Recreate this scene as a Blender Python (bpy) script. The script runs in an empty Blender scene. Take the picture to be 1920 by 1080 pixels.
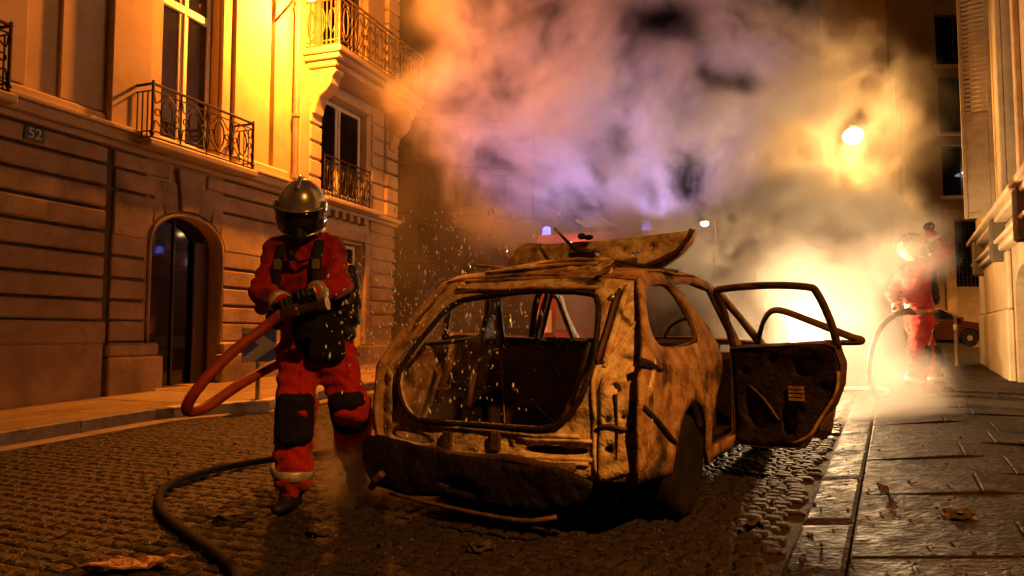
import bpy, bmesh, math, random
import numpy as np
from mathutils import Vector, Matrix, noise as mnoise
from mathutils.geometry import delaunay_2d_cdt

random.seed(7)
np.random.seed(7)
R = math.radians
SC = bpy.context.scene
COL = SC.collection

# ------------------------------------------------------------------ camera, sky, exposure
FPX = 1400.0
cam_d = bpy.data.cameras.new("camera")
cam_d.sensor_width = 36.0
cam_d.lens = FPX / 1920.0 * 36.0
cam_d.clip_start = 0.05
cam_d.clip_end = 600.0
cam = bpy.data.objects.new("camera", cam_d)
COL.objects.link(cam)
CAM_H = 1.15
PITCH = math.atan(90.0 / FPX)
cam.location = (0, 0, CAM_H)
cam.rotation_euler = (R(90) + PITCH, 0, 0)
SC.camera = cam

world = bpy.data.worlds.new("World")
SC.world = world
world.use_nodes = True
wn = world.node_tree
sky = wn.nodes.new("ShaderNodeTexSky")
sky.sky_type = 'NISHITA'
sky.sun_disc = False
sky.sun_elevation = R(-8)
sky.sun_rotation = R(200)
bg = wn.nodes["Background"]
wn.links.new(sky.outputs[0], bg.inputs[0])
bg.inputs[1].default_value = 0.01

SC.view_settings.view_transform = 'Standard'
SC.view_settings.look = 'None'
SC.view_settings.exposure = -0.2
SC.view_settings.gamma = 1.0
SC.cycles.use_denoising = True
try:
    SC.cycles.denoiser = 'OPENIMAGEDENOISE'
    SC.cycles.denoising_input_passes = 'RGB_ALBEDO_NORMAL'
except Exception:
    pass
SC.cycles.max_bounces = 4
SC.cycles.diffuse_bounces = 2
SC.cycles.glossy_bounces = 2
SC.cycles.transmission_bounces = 4
SC.cycles.volume_bounces = 1
SC.cycles.transparent_max_bounces = 8
SC.cycles.caustics_reflective = False
SC.cycles.caustics_refractive = False
SC.cycles.sample_clamp_indirect = 4.0
SC.cycles.volume_step_rate = 4.5
SC.cycles.volume_max_steps = 64
SC.cycles.use_light_tree = True
SC.cycles.use_adaptive_sampling = True
SC.cycles.adaptive_threshold = 0.04

SODIUM = (1.0, 0.235, 0.009)
G = 0.03                      # the street climbs three in a hundred away from the camera


def ground_z(y):
    return G * y


# ------------------------------------------------------------------ materials
MATS = {}


def node(nt, t, **kw):
    n = nt.nodes.new(t)
    for k, v in kw.items():
        setattr(n, k, v)
    return n


def mat(name, c1, c2=None, scale=6.0, detail=6.0, rough=0.8, rough2=None, metal=0.0, bump=0.0, bscale=40.0,
        c3=None, s3=1.2, t3=(0.52, 0.66), lo=0.38, hi=0.64, emit=None, estr=0.0, spec=0.5, stretch=None, coat=0.0, sheen=0.0):
    if name in MATS:
        return MATS[name]
    m = bpy.data.materials.new(name)
    m.use_nodes = True
    nt = m.node_tree
    b = nt.nodes["Principled BSDF"]
    b.inputs["Roughness"].default_value = rough
    b.inputs["Metallic"].default_value = metal
    b.inputs["Specular IOR Level"].default_value = spec
    b.inputs["Coat Weight"].default_value = coat
    b.inputs["Sheen Weight"].default_value = sheen
    b.inputs["Base Color"].default_value = (*c1, 1)
    tc = node(nt, "ShaderNodeTexCoord")
    vec = tc.outputs["Object"]
    if stretch:
        mp = node(nt, "ShaderNodeMapping")
        mp.inputs["Scale"].default_value = stretch
        nt.links.new(vec, mp.inputs[0])
        vec = mp.outputs[0]
    if c2 is not None:
        n1 = node(nt, "ShaderNodeTexNoise")
        n1.inputs["Scale"].default_value = scale
        n1.inputs["Detail"].default_value = detail
        n1.inputs["Roughness"].default_value = 0.62
        nt.links.new(vec, n1.inputs["Vector"])
        mr = node(nt, "ShaderNodeMapRange")
        mr.inputs[1].default_value = lo
        mr.inputs[2].default_value = hi
        nt.links.new(n1.outputs[0], mr.inputs[0])
        mx = node(nt, "ShaderNodeMix", data_type='RGBA')
        mx.inputs[6].default_value = (*c1, 1)
        mx.inputs[7].default_value = (*c2, 1)
        nt.links.new(mr.outputs[0], mx.inputs[0])
        out = mx.outputs[2]
        if c3 is not None:
            n2 = node(nt, "ShaderNodeTexNoise")
            n2.inputs["Scale"].default_value = s3
            n2.inputs["Detail"].default_value = 7
            n2.inputs["Roughness"].default_value = 0.6
            n2.inputs["Distortion"].default_value = 0.6
            nt.links.new(vec, n2.inputs["Vector"])
            mr2 = node(nt, "ShaderNodeMapRange")
            mr2.inputs[1].default_value = t3[0]
            mr2.inputs[2].default_value = t3[1]
            nt.links.new(n2.outputs[0], mr2.inputs[0])
            mx2 = node(nt, "ShaderNodeMix", data_type='RGBA')
            nt.links.new(mr2.outputs[0], mx2.inputs[0])
            nt.links.new(out, mx2.inputs[6])
            mx2.inputs[7].default_value = (*c3, 1)
            out = mx2.outputs[2]
        nt.links.new(out, b.inputs["Base Color"])
        if rough2 is not None:
            mr3 = node(nt, "ShaderNodeMapRange")
            mr3.inputs[1].default_value = 0.35
            mr3.inputs[2].default_value = 0.65
            mr3.inputs[3].default_value = rough
            mr3.inputs[4].default_value = rough2
            nt.links.new(n1.outputs[0], mr3.inputs[0])
            nt.links.new(mr3.outputs[0], b.inputs["Roughness"])
    if bump > 0:
        n4 = node(nt, "ShaderNodeTexNoise")
        n4.inputs["Scale"].default_value = bscale
        n4.inputs["Detail"].default_value = 5
        nt.links.new(vec, n4.inputs["Vector"])
        bp = node(nt, "ShaderNodeBump")
        bp.inputs["Strength"].default_value = bump
        bp.inputs["Distance"].default_value = 0.02
        nt.links.new(n4.outputs[0], bp.inputs["Height"])
        nt.links.new(bp.outputs[0], b.inputs["Normal"])
    if emit is not None:
        b.inputs["Emission Color"].default_value = (*emit, 1)
        b.inputs["Emission Strength"].default_value = estr
    MATS[name] = m
    return m


STONE = mat("limestone", (0.47, 0.345, 0.20), (0.35, 0.25, 0.14), scale=3.0, rough=0.85, bump=0.4, bscale=30,
            c3=(0.16, 0.125, 0.09), s3=0.9, t3=(0.50, 0.74))
STONE2 = mat("limestone_smooth", (0.54, 0.41, 0.25), (0.46, 0.34, 0.20), scale=2.0, rough=0.8, bump=0.12, bscale=25,
             c3=(0.33, 0.27, 0.20), s3=0.6, t3=(0.55, 0.80))
STONE_DARK = mat("dark_stone", (0.13, 0.095, 0.06), (0.08, 0.06, 0.04), scale=2.5, rough=0.9, bump=0.2, bscale=30)
WHITE_STONE = mat("pale_stone", (0.62, 0.56, 0.47), (0.50, 0.44, 0.36), scale=5, rough=0.85, bump=0.2)
IRON = mat("wrought_iron", (0.02, 0.018, 0.016), (0.05, 0.03, 0.02), scale=15, rough=0.5, metal=0.6, bump=0.1)
GLASS_D = mat("dark_window_glass", (0.006, 0.006, 0.007), rough=0.04, spec=0.6)
WHITEP = mat("white_paint", (0.74, 0.70, 0.62), (0.60, 0.55, 0.47), scale=8, rough=0.45, bump=0.05)
WOOD_DK = mat("dark_wood", (0.07, 0.04, 0.02), (0.04, 0.02, 0.012), scale=8, rough=0.5, stretch=(6, 6, 0.6))
ZINC = mat("zinc_pipe", (0.36, 0.33, 0.28), (0.25, 0.22, 0.18), scale=8, rough=0.5, metal=0.4)
ROOM = mat("unlit_room", (0.02, 0.018, 0.015), rough=0.9)
RUST = mat("burnt_bodywork", (0.46, 0.29, 0.14), (0.18, 0.07, 0.02), scale=11, rough=0.75, rough2=0.6, bump=0.5, bscale=45,
           c3=(0.030, 0.018, 0.011), s3=2.3, t3=(0.53, 0.66))
ASH = mat("ash_coated_steel", (0.72, 0.59, 0.36), (0.40, 0.23, 0.085), scale=13, rough=0.72, bump=0.5, bscale=55,
          c3=(0.035, 0.02, 0.012), s3=4.5, t3=(0.535, 0.66))
RUSTD = mat("scorched_dark_steel", (0.11, 0.05, 0.022), (0.035, 0.018, 0.010), scale=6, rough=0.65, bump=0.5, bscale=50,
            c3=(0.22, 0.10, 0.035), s3=4.0, t3=(0.58, 0.72))
SOOT = mat("soot_black", (0.012, 0.009, 0.007), (0.030, 0.018, 0.012), scale=9, rough=0.55, bump=0.7, bscale=30, spec=.15)
CHAR = mat("charred_plastic", (0.005, 0.004, 0.0035), (0.013, 0.008, 0.005), scale=12, rough=0.7, rough2=0.5, bump=0.9, bscale=22, spec=.25)
RUBBER = mat("burnt_rubber", (0.010, 0.008, 0.007), (0.02, 0.014, 0.010), scale=10, rough=0.95, spec=.1, bump=0.5)
RED_CLOTH = mat("red_turnout_cloth", (0.46, 0.021, 0.009), (0.33, 0.015, 0.007), scale=9, rough=0.9, bump=0.9, bscale=10, sheen=0.1, spec=.2, stretch=(1, 1, .45),
                c3=(0.06, 0.010, 0.007), s3=4.0, t3=(0.51, 0.68))
for n_ in RED_CLOTH.node_tree.nodes:
    if n_.type == 'BUMP':
        n_.inputs['Distance'].default_value = 0.045
BLACK_CLOTH = mat("black_cloth", (0.008, 0.007, 0.007), (0.016, 0.013, 0.011), scale=14, rough=0.9, bump=0.5, bscale=40, spec=.15)
BLACK_LEATHER = mat("black_leather", (0.009, 0.008, 0.008), (0.018, 0.015, 0.013), scale=14, rough=0.5, bump=0.4, bscale=40, spec=.25)
REFLECT = mat("silver_reflective_band", (0.55, 0.50, 0.40), (0.36, 0.32, 0.25), scale=20, rough=0.4, metal=0.3)
CHROME = mat("silver_helmet_shell", (0.82, 0.80, 0.78), (0.55, 0.52, 0.50), scale=5, rough=0.16, rough2=0.34, metal=0.65)
VISOR = mat("smoked_visor", (0.012, 0.008, 0.006), rough=0.08, spec=0.8, coat=0.5)
BRASS = mat("brass_fitting", (0.45, 0.28, 0.12), (0.25, 0.14, 0.06), scale=20, rough=0.3, metal=0.9)
STRAP = mat("harness_webbing", (0.02, 0.018, 0.018), (0.04, 0.035, 0.03), scale=40, rough=0.8, spec=.15)
HOSE_RED = mat("red_hose", (0.33, 0.045, 0.02), (0.22, 0.03, 0.015), scale=14, rough=0.55, bump=0.2, bscale=120)
HOSE_DK = mat("wet_dark_hose", (0.012, 0.006, 0.004), (0.007, 0.004, 0.003), scale=14, rough=0.85, bump=0.2, bscale=120, spec=.25)
HOSE_PALE = mat("pale_hose", (0.16, 0.09, 0.045), (0.10, 0.055, 0.03), scale=14, rough=0.6)
BLUE_SIGN = mat("blue_sign_film", (0.07, 0.14, 0.62), (0.09, 0.17, 0.66), scale=6, rough=0.35)
WHITE_SIGN = mat("white_sign_film", (0.80, 0.80, 0.78), (0.72, 0.72, 0.70), scale=5, rough=0.35)
GALV = mat("galvanised_steel", (0.50, 0.48, 0.45), (0.36, 0.34, 0.31), scale=12, rough=0.35, metal=0.7)
RED_PAINT = mat("red_vehicle_paint", (0.42, 0.022, 0.012), (0.36, 0.02, 0.012), scale=2, rough=0.3, coat=0.6)
CAR_PAINT = mat("copper_red_paint", (0.07, 0.02, 0.012), (0.055, 0.016, 0.010), scale=3, rough=0.3, metal=0.3, coat=0.8)
ALU = mat("aluminium_shutter", (0.45, 0.44, 0.42), (0.36, 0.35, 0.33), scale=10, rough=0.4, metal=0.8)
CURTAIN = mat("pale_curtain", (0.55, 0.55, 0.66), (0.42, 0.42, 0.55), scale=3, rough=0.9, stretch=(8, 8, 0.4))
MORTAR = mat("wet_grit", (0.016, 0.011, 0.008), (0.030, 0.021, 0.014), scale=20, rough=0.9, rough2=0.75, bump=0.6, bscale=80, spec=.2)
TARMAC = mat("far_road", (0.10, 0.085, 0.07), (0.06, 0.05, 0.04), scale=5, rough=0.5, rough2=0.3, bump=0.4, bscale=30)
SETT = []
for i, (a, b_) in enumerate([((0.022, 0.012, 0.008), (0.012, 0.006, 0.004)), ((0.040, 0.021, 0.014), (0.017, 0.009, 0.006)), ((0.012, 0.007, 0.005), (0.006, 0.004, 0.0025))]):
    SETT.append(mat("wet_granite_sett_%d" % i, a, b_, scale=26, rough=0.66, rough2=0.34, bump=1.0, bscale=80,
                    c3=(0.010, 0.007, 0.005), s3=0.8, t3=(0.46, 0.62)))
SETT.append(mat("sooty_sett", (0.030, 0.022, 0.017), (0.014, 0.011, 0.009), scale=14, rough=0.8, rough2=0.6, bump=0.9, bscale=60, spec=.2, c3=(0.05, 0.03, 0.018), s3=2.2, t3=(0.60, 0.72)))
SLAB = []
for i, (a, b_) in enumerate([((0.026, 0.015, 0.009), (0.014, 0.008, 0.005)), ((0.036, 0.021, 0.013), (0.018, 0.010, 0.006)), ((0.020, 0.012, 0.007), (0.011, 0.006, 0.004))]):
    SLAB.append(mat("granite_slab_%d" % i, a, b_, scale=9, rough=0.8, rough2=0.5, bump=0.9, bscale=26, spec=.2,
                    c3=(0.010, 0.007, 0.005), s3=1.3, t3=(0.42, 0.58)))
PAVE = []
for i, (a, b_) in enumerate([((0.36, 0.29, 0.20), (0.27, 0.21, 0.145)), ((0.32, 0.25, 0.175), (0.22, 0.175, 0.12)), ((0.28, 0.21, 0.145), (0.20, 0.15, 0.105))]):
    PAVE.append(mat("footway_slab_%d" % i, a, b_, scale=7, rough=0.7, rough2=0.5, bump=0.4, bscale=50,
                    c3=(0.13, 0.095, 0.065), s3=1.0, t3=(0.54, 0.72)))
KERB = mat("granite_kerb", (0.30, 0.25, 0.19), (0.19, 0.155, 0.115), scale=10, rough=0.6, bump=0.5, bscale=50,
           c3=(0.07, 0.05, 0.035), s3=2, t3=(0.55, 0.70))
KERB_W = mat("white_painted_kerb", (0.74, 0.72, 0.68), (0.60, 0.57, 0.52), scale=9, rough=0.55, bump=0.3, c3=(0.30, 0.24, 0.18), s3=4, t3=(0.60, 0.72))
WATER = mat("water_drop", (0.95, 0.95, 0.97), rough=0.12, spec=0.8)
PUDDLE = mat("puddle_film", (0.012, 0.009, 0.007), rough=0.03, spec=0.7)
ASHDEB = mat("burnt_debris", (0.05, 0.03, 0.018), (0.016, 0.011, 0.008), scale=14, rough=0.7, bump=0.9, bscale=40, c3=(0.24, 0.12, 0.05), s3=6, t3=(0.56, 0.68))
SCRAP = mat("rusty_scrap", (0.26, 0.12, 0.04), (0.10, 0.04, 0.015), scale=9, rough=0.4, bump=0.8, bscale=30, c3=(0.04, 0.02, 0.012), s3=5, t3=(0.52, 0.62))


def emis(name, c, s):
    return mat(name, (0.02, 0.02, 0.02), emit=c, estr=s, rough=0.4)


# ------------------------------------------------------------------ mesh building helpers
class MB:
    def __init__(self):
        self.v, self.f, self.mi = [], [], []

    def add(self, vs, fs, m=None, mi=0):
        o = len(self.v)
        for q in vs:
            q = Vector(q)
            self.v.append(m @ q if m is not None else q)
        for f in fs:
            self.f.append([i + o for i in f])
            self.mi.append(mi)
        return self

    def box(self, x0, x1, y0, y1, z0, z1, m=None, mi=0):
        vs = [(x, y, z) for z in (z0, z1) for x, y in ((x0, y0), (x1, y0), (x1, y1), (x0, y1))]
        fs = [(3, 2, 1, 0), (4, 5, 6, 7), (0, 1, 5, 4), (1, 2, 6, 5), (2, 3, 7, 6), (3, 0, 4, 7)]
        return self.add(vs, fs, m, mi)

    def prism(self, pts, d0, d1, axis='y', m=None, mi=0):
        """polygon pts (a,b) extruded along an axis: y -> (a,d,b); x -> (d,a,b); z -> (a,b,d)"""
        def p(a, b, d):
            return (a, d, b) if axis == 'y' else (d, a, b) if axis == 'x' else (a, b, d)
        n = len(pts)
        vs = [p(a, b, d0) for a, b in pts] + [p(a, b, d1) for a, b in pts]
        fs = [list(range(n)), list(range(2 * n - 1, n - 1, -1))]
        for i in range(n):
            j = (i + 1) % n
            fs.append([i, i + n, j + n, j])
        return self.add(vs, fs, m, mi)

    def tube(self, path, r, n=8, closed=False, caps=True, mi=0, flat=None):
        P = [Vector(p) for p in path]
        k = len(P)
        rs = r if isinstance(r, (list, tuple)) else [r] * k
        tang = []
        for i in range(k):
            a = P[(i - 1) % k] if (closed or i > 0) else P[i]
            b = P[(i + 1) % k] if (closed or i < k - 1) else P[i]
            t = (b - a)
            tang.append(t.normalized() if t.length > 1e-9 else Vector((0, 0, 1)))
        up = Vector((0, 0, 1)) if abs(tang[0].z) < 0.9 else Vector((1, 0, 0))
        nrm = (up - tang[0] * up.dot(tang[0])).normalized()
        vs = []
        for i in range(k):
            nrm = nrm - tang[i] * nrm.dot(tang[i])
            if nrm.length < 1e-6:
                nrm = tang[i].orthogonal()
            nrm.normalize()
            bn = tang[i].cross(nrm)
            for j in range(n):
                a = 2 * math.pi * j / n
                ca, sa = math.cos(a), math.sin(a)
                if flat:
                    vs.append(P[i] + nrm * ca * rs[i] * flat[0] + bn * sa * rs[i] * flat[1])
                else:
                    vs.append(P[i] + nrm * ca * rs[i] + bn * sa * rs[i])
        fs = []
        for i in range(k if closed else k - 1):
            a, b = i * n, ((i + 1) % k) * n
            for j in range(n):
                fs.append([a + j, a + (j + 1) % n, b + (j + 1) % n, b + j])
        if caps and not closed:
            fs.append(list(range(n - 1, -1, -1)))
            fs.append(list(range((k - 1) * n, k * n)))
        return self.add(vs, fs, mi=mi)

    def lathe(self, prof, n=16, m=None, mi=0):
        vs = []
        for r, z in prof:
            for j in range(n):
                a = 2 * math.pi * j / n
                vs.append((r * math.cos(a), r * math.sin(a), z))
        fs = []
        for i in range(len(prof) - 1):
            for j in range(n):
                fs.append([i * n + j, i * n + (j + 1) % n, (i + 1) * n + (j + 1) % n, (i + 1) * n + j])
        fs.append(list(range(n - 1, -1, -1)))
        fs.append(list(range((len(prof) - 1) * n, len(prof) * n)))
        return self.add(vs, fs, m, mi)

    def ball(self, c, rx, ry=None, rz=None, n=12, k=8, mi=0):
        ry = ry or rx
        rz = rz or rx
        prof = [(math.sin(math.pi * i / k), -math.cos(math.pi * i / k)) for i in range(k + 1)]
        prof[0] = (0.02, prof[0][1])
        prof[-1] = (0.02, prof[-1][1])
        return self.lathe(prof, n, Matrix.Translation(c) @ Matrix.Diagonal((rx, ry, rz, 1)), mi)

    def build(self, name, material, parent=None, bevel=0.0, smooth=False, solid=0.0, soff=-1.0, seg=1, auto=None):
        me = bpy.data.meshes.new(name)
        me.from_pydata([tuple(q) for q in self.v], [], self.f)
        mats = material if isinstance(material, (list, tuple)) else [material]
        for mm in mats:
            me.materials.append(mm)
        if len(mats) > 1:
            me.polygons.foreach_set("material_index", self.mi)
        me.update()
        if smooth:
            me.polygons.foreach_set("use_smooth", [True] * len(me.polygons))
            if auto:
                try:
                    me.set_sharp_from_angle(angle=R(auto))
                except Exception:
                    pass
        o = bpy.data.objects.new(name, me)
        COL.objects.link(o)
        if parent is not None:
            o.parent = parent
        if solid:
            md = o.modifiers.new("thickness", 'SOLIDIFY')
            md.thickness = solid
            md.offset = soff
        if bevel:
            md = o.modifiers.new("edges", 'BEVEL')
            md.width = bevel
            md.segments = seg
            md.limit_method = 'ANGLE'
        return o


def thing(name, label, cat, loc=(0, 0, 0), rot=(0, 0, 0), group=None):
    o = bpy.data.objects.new(name, None)
    o.empty_display_size = 0.1
    COL.objects.link(o)
    o.location = loc
    o.rotation_euler = rot
    return tag(o, label, cat, group)


def tag(o, label=None, cat=None, group=None, kind=None):
    if label:
        o["label"] = label
    if cat:
        o["category"] = cat
    if group:
        o["group"] = group
    if kind:
        o["kind"] = kind
    return o


def inside(pt, poly):
    x, y = pt
    c = False
    n = len(poly)
    for i in range(n):
        x1, y1 = poly[i]
        x2, y2 = poly[(i + 1) % n]
        if (y1 > y) != (y2 > y) and x < (x2 - x1) * (y - y1) / (y2 - y1) + x1:
            c = not c
    return c


def densify(poly, h):
    out = []
    n = len(poly)
    for i in range(n):
        a, b = Vector(poly[i]), Vector(poly[(i + 1) % n])
        k = max(1, int((b - a).length / h))
        for j in range(k):
            q = a.lerp(b, j / k)
            out.append((q.x, q.y))
    return out


def smooth_poly(poly, it=2):
    for _ in range(it):
        out = []
        n = len(poly)
        for i in range(n):
            a, b = Vector(poly[i]), Vector(poly[(i + 1) % n])
            q, r = a.lerp(b, .25), a.lerp(b, .75)
            out += [(q.x, q.y), (r.x, r.y)]
        poly = out
    return poly


def sheet(outer, holes, h, fn, mb=None, mi=0, flip=False):
    """a triangulated sheet with holes in 2-D, mapped to 3-D by fn(a, b)"""
    mb = mb or MB()
    outer = densify(outer, h)
    holes = [densify(q, h) for q in holes]
    pts, edges = [], []
    for loop in [outer] + holes:
        o = len(pts)
        pts += loop
        edges += [(o + i, o + (i + 1) % len(loop)) for i in range(len(loop))]
    xs = [p[0] for p in outer]
    ys = [p[1] for p in outer]
    bpts = np.array(pts)
    x = min(xs) + h * .5
    row = 0
    while x < max(xs):
        y = min(ys) + h * (.5 if row % 2 else .9)
        while y < max(ys):
            if inside((x, y), outer) and not any(inside((x, y), q) for q in holes):
                if np.min(np.hypot(bpts[:, 0] - x, bpts[:, 1] - y)) > h * .45:
                    pts.append((x, y))
            y += h
        x += h
        row += 1
    res = delaunay_2d_cdt([Vector(p) for p in pts], edges, [], 0, 1e-6)
    vs, fs = res[0], res[2]
    keep = []
    for f in fs:
        cx = sum(vs[i].x for i in f) / len(f)
        cy = sum(vs[i].y for i in f) / len(f)
        if inside((cx, cy), outer) and not any(inside((cx, cy), q) for q in holes):
            keep.append(list(f)[::-1] if flip else list(f))
    mb.add([fn(q.x, q.y) for q in vs], keep, mi=mi)
    return mb


def arc(cx, cy, r, a0, a1, n=10, ry=None):
    ry = ry or r
    return [(cx + r * math.cos(R(a0 + (a1 - a0) * i / n)), cy + ry * math.sin(R(a0 + (a1 - a0) * i / n))) for i in range(n + 1)]


def bez(p, n=24):
    """smooth curve (Catmull-Rom) through 3-D points"""
    P = [Vector(q) for q in p]
    P = [P[0] * 2 - P[1]] + P + [P[-1] * 2 - P[-2]]
    out = []
    for i in range(1, len(P) - 2):
        for k in range(n):
            t = k / n
            a, b, c, d = P[i - 1], P[i], P[i + 1], P[i + 2]
            out.append(0.5 * ((2 * b) + (c - a) * t + (2 * a - 5 * b + 4 * c - d) * t * t + (3 * b - a - 3 * c + d) * t ** 3))
    out.append(P[-2])
    return out


def copy_tree(o, parent=None):
    c = o.copy()
    COL.objects.link(c)
    if parent is not None:
        c.parent = parent
    for ch in list(o.children):
        copy_tree(ch, c)
    return c


def noise_fix(mb, amp, scale, seed=0.0):
    for v in mb.v:
        q = v * scale + Vector((seed, seed * 1.7, seed * .3))
        d = mnoise.noise_vector(q)
        v += d * amp
    return mb


# ------------------------------------------------------------------ implicit bodies (tapered limbs blended into one skin)
def surface_net(prims, h, k=0.03, wrinkle=0.0, wscale=14.0):
    """prims: (a, b, ra, rb, tag, squash) tapered capsules; returns one continuous quad mesh and a tag for each face"""
    A = np.array([p[0] for p in prims], float)
    B = np.array([p[1] for p in prims], float)
    RA = np.array([p[2] for p in prims], float)
    RB = np.array([p[3] for p in prims], float)
    mr = max(RA.max(), RB.max()) + 0.04
    lo = np.minimum(A.min(0), B.min(0)) - mr
    hi = np.maximum(A.max(0), B.max(0)) + mr
    n = np.ceil((hi - lo) / h).astype(int) + 1
    gx, gy, gz = [lo[i] + h * np.arange(n[i]) for i in range(3)]
    X, Y, Z = np.meshgrid(gx, gy, gz, indexing='ij')

    def field(Px, Py, Pz, tags=False):
        acc = None
        best = None
        bt = None
        for i in range(len(prims)):
            ab = B[i] - A[i]
            L = float(ab @ ab) + 1e-12
            t = ((Px - A[i][0]) * ab[0] + (Py - A[i][1]) * ab[1] + (Pz - A[i][2]) * ab[2]) / L
            t = np.clip(t, 0, 1)
            d = np.sqrt((Px - A[i][0] - t * ab[0]) ** 2 + (Py - A[i][1] - t * ab[1]) ** 2 + (Pz - A[i][2] - t * ab[2]) ** 2)
            d = d - (RA[i] + (RB[i] - RA[i]) * t)
            if tags:
                if best is None:
                    best, bt = d.copy(), np.full(d.shape, prims[i][4])
                else:
                    m = d < best
                    best[m] = d[m]
                    bt[m] = prims[i][4]
            if acc is None:
                acc = d
            else:
                hh = np.clip(0.5 + 0.5 * (acc - d) / k, 0, 1)
                acc = acc * (1 - hh) + d * hh - k * hh * (1 - hh)
        if tags:
            return bt
        if wrinkle:
            w = np.sin(Px * wscale * 1.3 + 3 * np.sin(Pz * wscale * .9 + Py * 5)) * np.sin(Pz * wscale * 1.9 + 2.5 * np.sin(Px * wscale + Py * wscale * .7))
            acc = acc + wrinkle * w
        return acc

    F = field(X, Y, Z)
    S = F < 0
    c = [S[i:n[0] - 1 + i, j:n[1] - 1 + j, l:n[2] - 1 + l] for i in (0, 1) for j in (0, 1) for l in (0, 1)]
    cnt = sum(q.astype(int) for q in c)
    act = (cnt > 0) & (cnt < 8)
    idx = -np.ones(act.shape, int)
    ci = np.argwhere(act)
    idx[act] = np.arange(len(ci))
    pos = np.zeros((len(ci), 3))
    num = np.zeros(len(ci))
    corners = [(i, j, l) for i in (0, 1) for j in (0, 1) for l in (0, 1)]
    for a in range(8):
        for b in range(a + 1, 8):
            da = np.array(corners[a])
            db = np.array(corners[b])
            if np.abs(da - db).sum() != 1:
                continue
            fa = F[tuple((ci + da).T)]
            fb = F[tuple((ci + db).T)]
            m = (fa < 0) != (fb < 0)
            t = np.where(m, fa / np.where(m, fa - fb, 1), 0)
            p_ = da[None, :] + (db - da)[None, :] * t[:, None]
            pos[m] += p_[m]
            num[m] += 1
    pos = lo + h * (ci + pos / num[:, None])
    faces = []
    for ax in range(3):
        o1, o2 = [(1, 2), (2, 0), (0, 1)][ax]
        sl_a = [slice(1, -1)] * 3
        sl_b = [slice(1, -1)] * 3
        sl_a[ax] = slice(0, n[ax] - 1)
        sl_b[ax] = slice(1, n[ax])
        sa, sb = S[tuple(sl_a)], S[tuple(sl_b)]
        ch = np.argwhere(sa != sb)
        base = ch.copy()
        base[:, o1] += 1
        base[:, o2] += 1
        inside_first = sa[tuple(ch.T)]
        e1 = np.zeros(3, int)
        e1[o1] = 1
        e2 = np.zeros(3, int)
        e2[o2] = 1
        q = [idx[tuple((base - e1 - e2).T)], idx[tuple((base - e2).T)], idx[tuple(base.T)], idx[tuple((base - e1).T)]]
        Q = np.stack(q, 1)
        Q[~inside_first] = Q[~inside_first][:, ::-1]
        faces.append(Q)
    Fq = np.concatenate(faces)
    cen = pos[Fq].mean(1)
    tg = field(cen[:, 0], cen[:, 1], cen[:, 2], tags=True)
    return pos, Fq, tg


def body_mesh(name, prims, mats, h=0.014, k=0.03, wrinkle=0.0, parent=None, wscale=14.0, fn=None):
    pos, Fq, tg = surface_net(prims, h, k, wrinkle, wscale)
    me = bpy.data.meshes.new(name)
    me.from_pydata(pos.tolist(), [], Fq.tolist())
    for m in mats:
        me.materials.append(m)
    if fn is not None:
        cen = pos[Fq].mean(1)
        tg = fn(cen, tg)
    me.polygons.foreach_set("material_index", np.asarray(tg, dtype=np.int32))
    me.polygons.foreach_set("use_smooth", [True] * len(me.polygons))
    me.update()
    o = bpy.data.objects.new(name, me)
    COL.objects.link(o)
    if parent is not None:
        o.parent = parent
    return o


# ------------------------------------------------------------------ lamps
def point_light(name, loc, color, power, radius=0.08, parent=None, spot=None, rot=None):
    ld = bpy.data.lights.new(name, 'SPOT' if spot else 'POINT')
    ld.color = color
    ld.energy = power
    ld.shadow_soft_size = radius
    if spot:
        ld.spot_size = R(spot)
        ld.spot_blend = 0.5
    o = bpy.data.objects.new(name, ld)
    COL.objects.link(o)
    o.location = loc
    if rot:
        o.rotation_euler = rot
    if parent is not None:
        o.parent = parent
    return o

# ------------------------------------------------------------------ the ground, the road and the pavements
def slope_mesh(x0, x1, y0, y1, dz):
    return MB().add([(x0, y0, G * y0 + dz), (x1, y0, G * y0 + dz), (x1, y1, G * y1 + dz), (x0, y1, G * y1 + dz)], [(0, 1, 2, 3)])


tag(slope_mesh(-150, 150, -60, 320, -0.10).build("ground", TARMAC), kind="structure")
road = tag(slope_mesh(-9, 9, -5, 60, -0.022).build("road", MORTAR), kind="structure")

LA = R(19.5)
LO = Vector((-5.6, 8.2, 0))
LD = Vector((math.sin(LA), math.cos(LA), 0))
LN = Vector((math.cos(LA), -math.sin(LA), 0))


def lp(s, n, dz=0.0):
    q = LO + LD * s + LN * n
    q.z = G * q.y + dz
    return q


def kerb_n(s):
    if s < 0.5:
        return 1.65
    if s < 1.7:
        t = (s - .5) / 1.2
        return 1.65 + 0.62 * t * t * (3 - 2 * t)
    return 2.27


KK = Vector((1.17, 3.35, 0))
KA = R(27)
KD = Vector((math.sin(KA), math.cos(KA), 0))
KN = Vector((math.cos(KA), -math.sin(KA), 0))


def rh(t):
    return min(0.15, 0.15 * max(t, 0))


def rp(s, t, dz=0.0):
    q = KK + KD * s + KN * t
    q.z = G * q.y + rh(t) + dz
    return q


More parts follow.
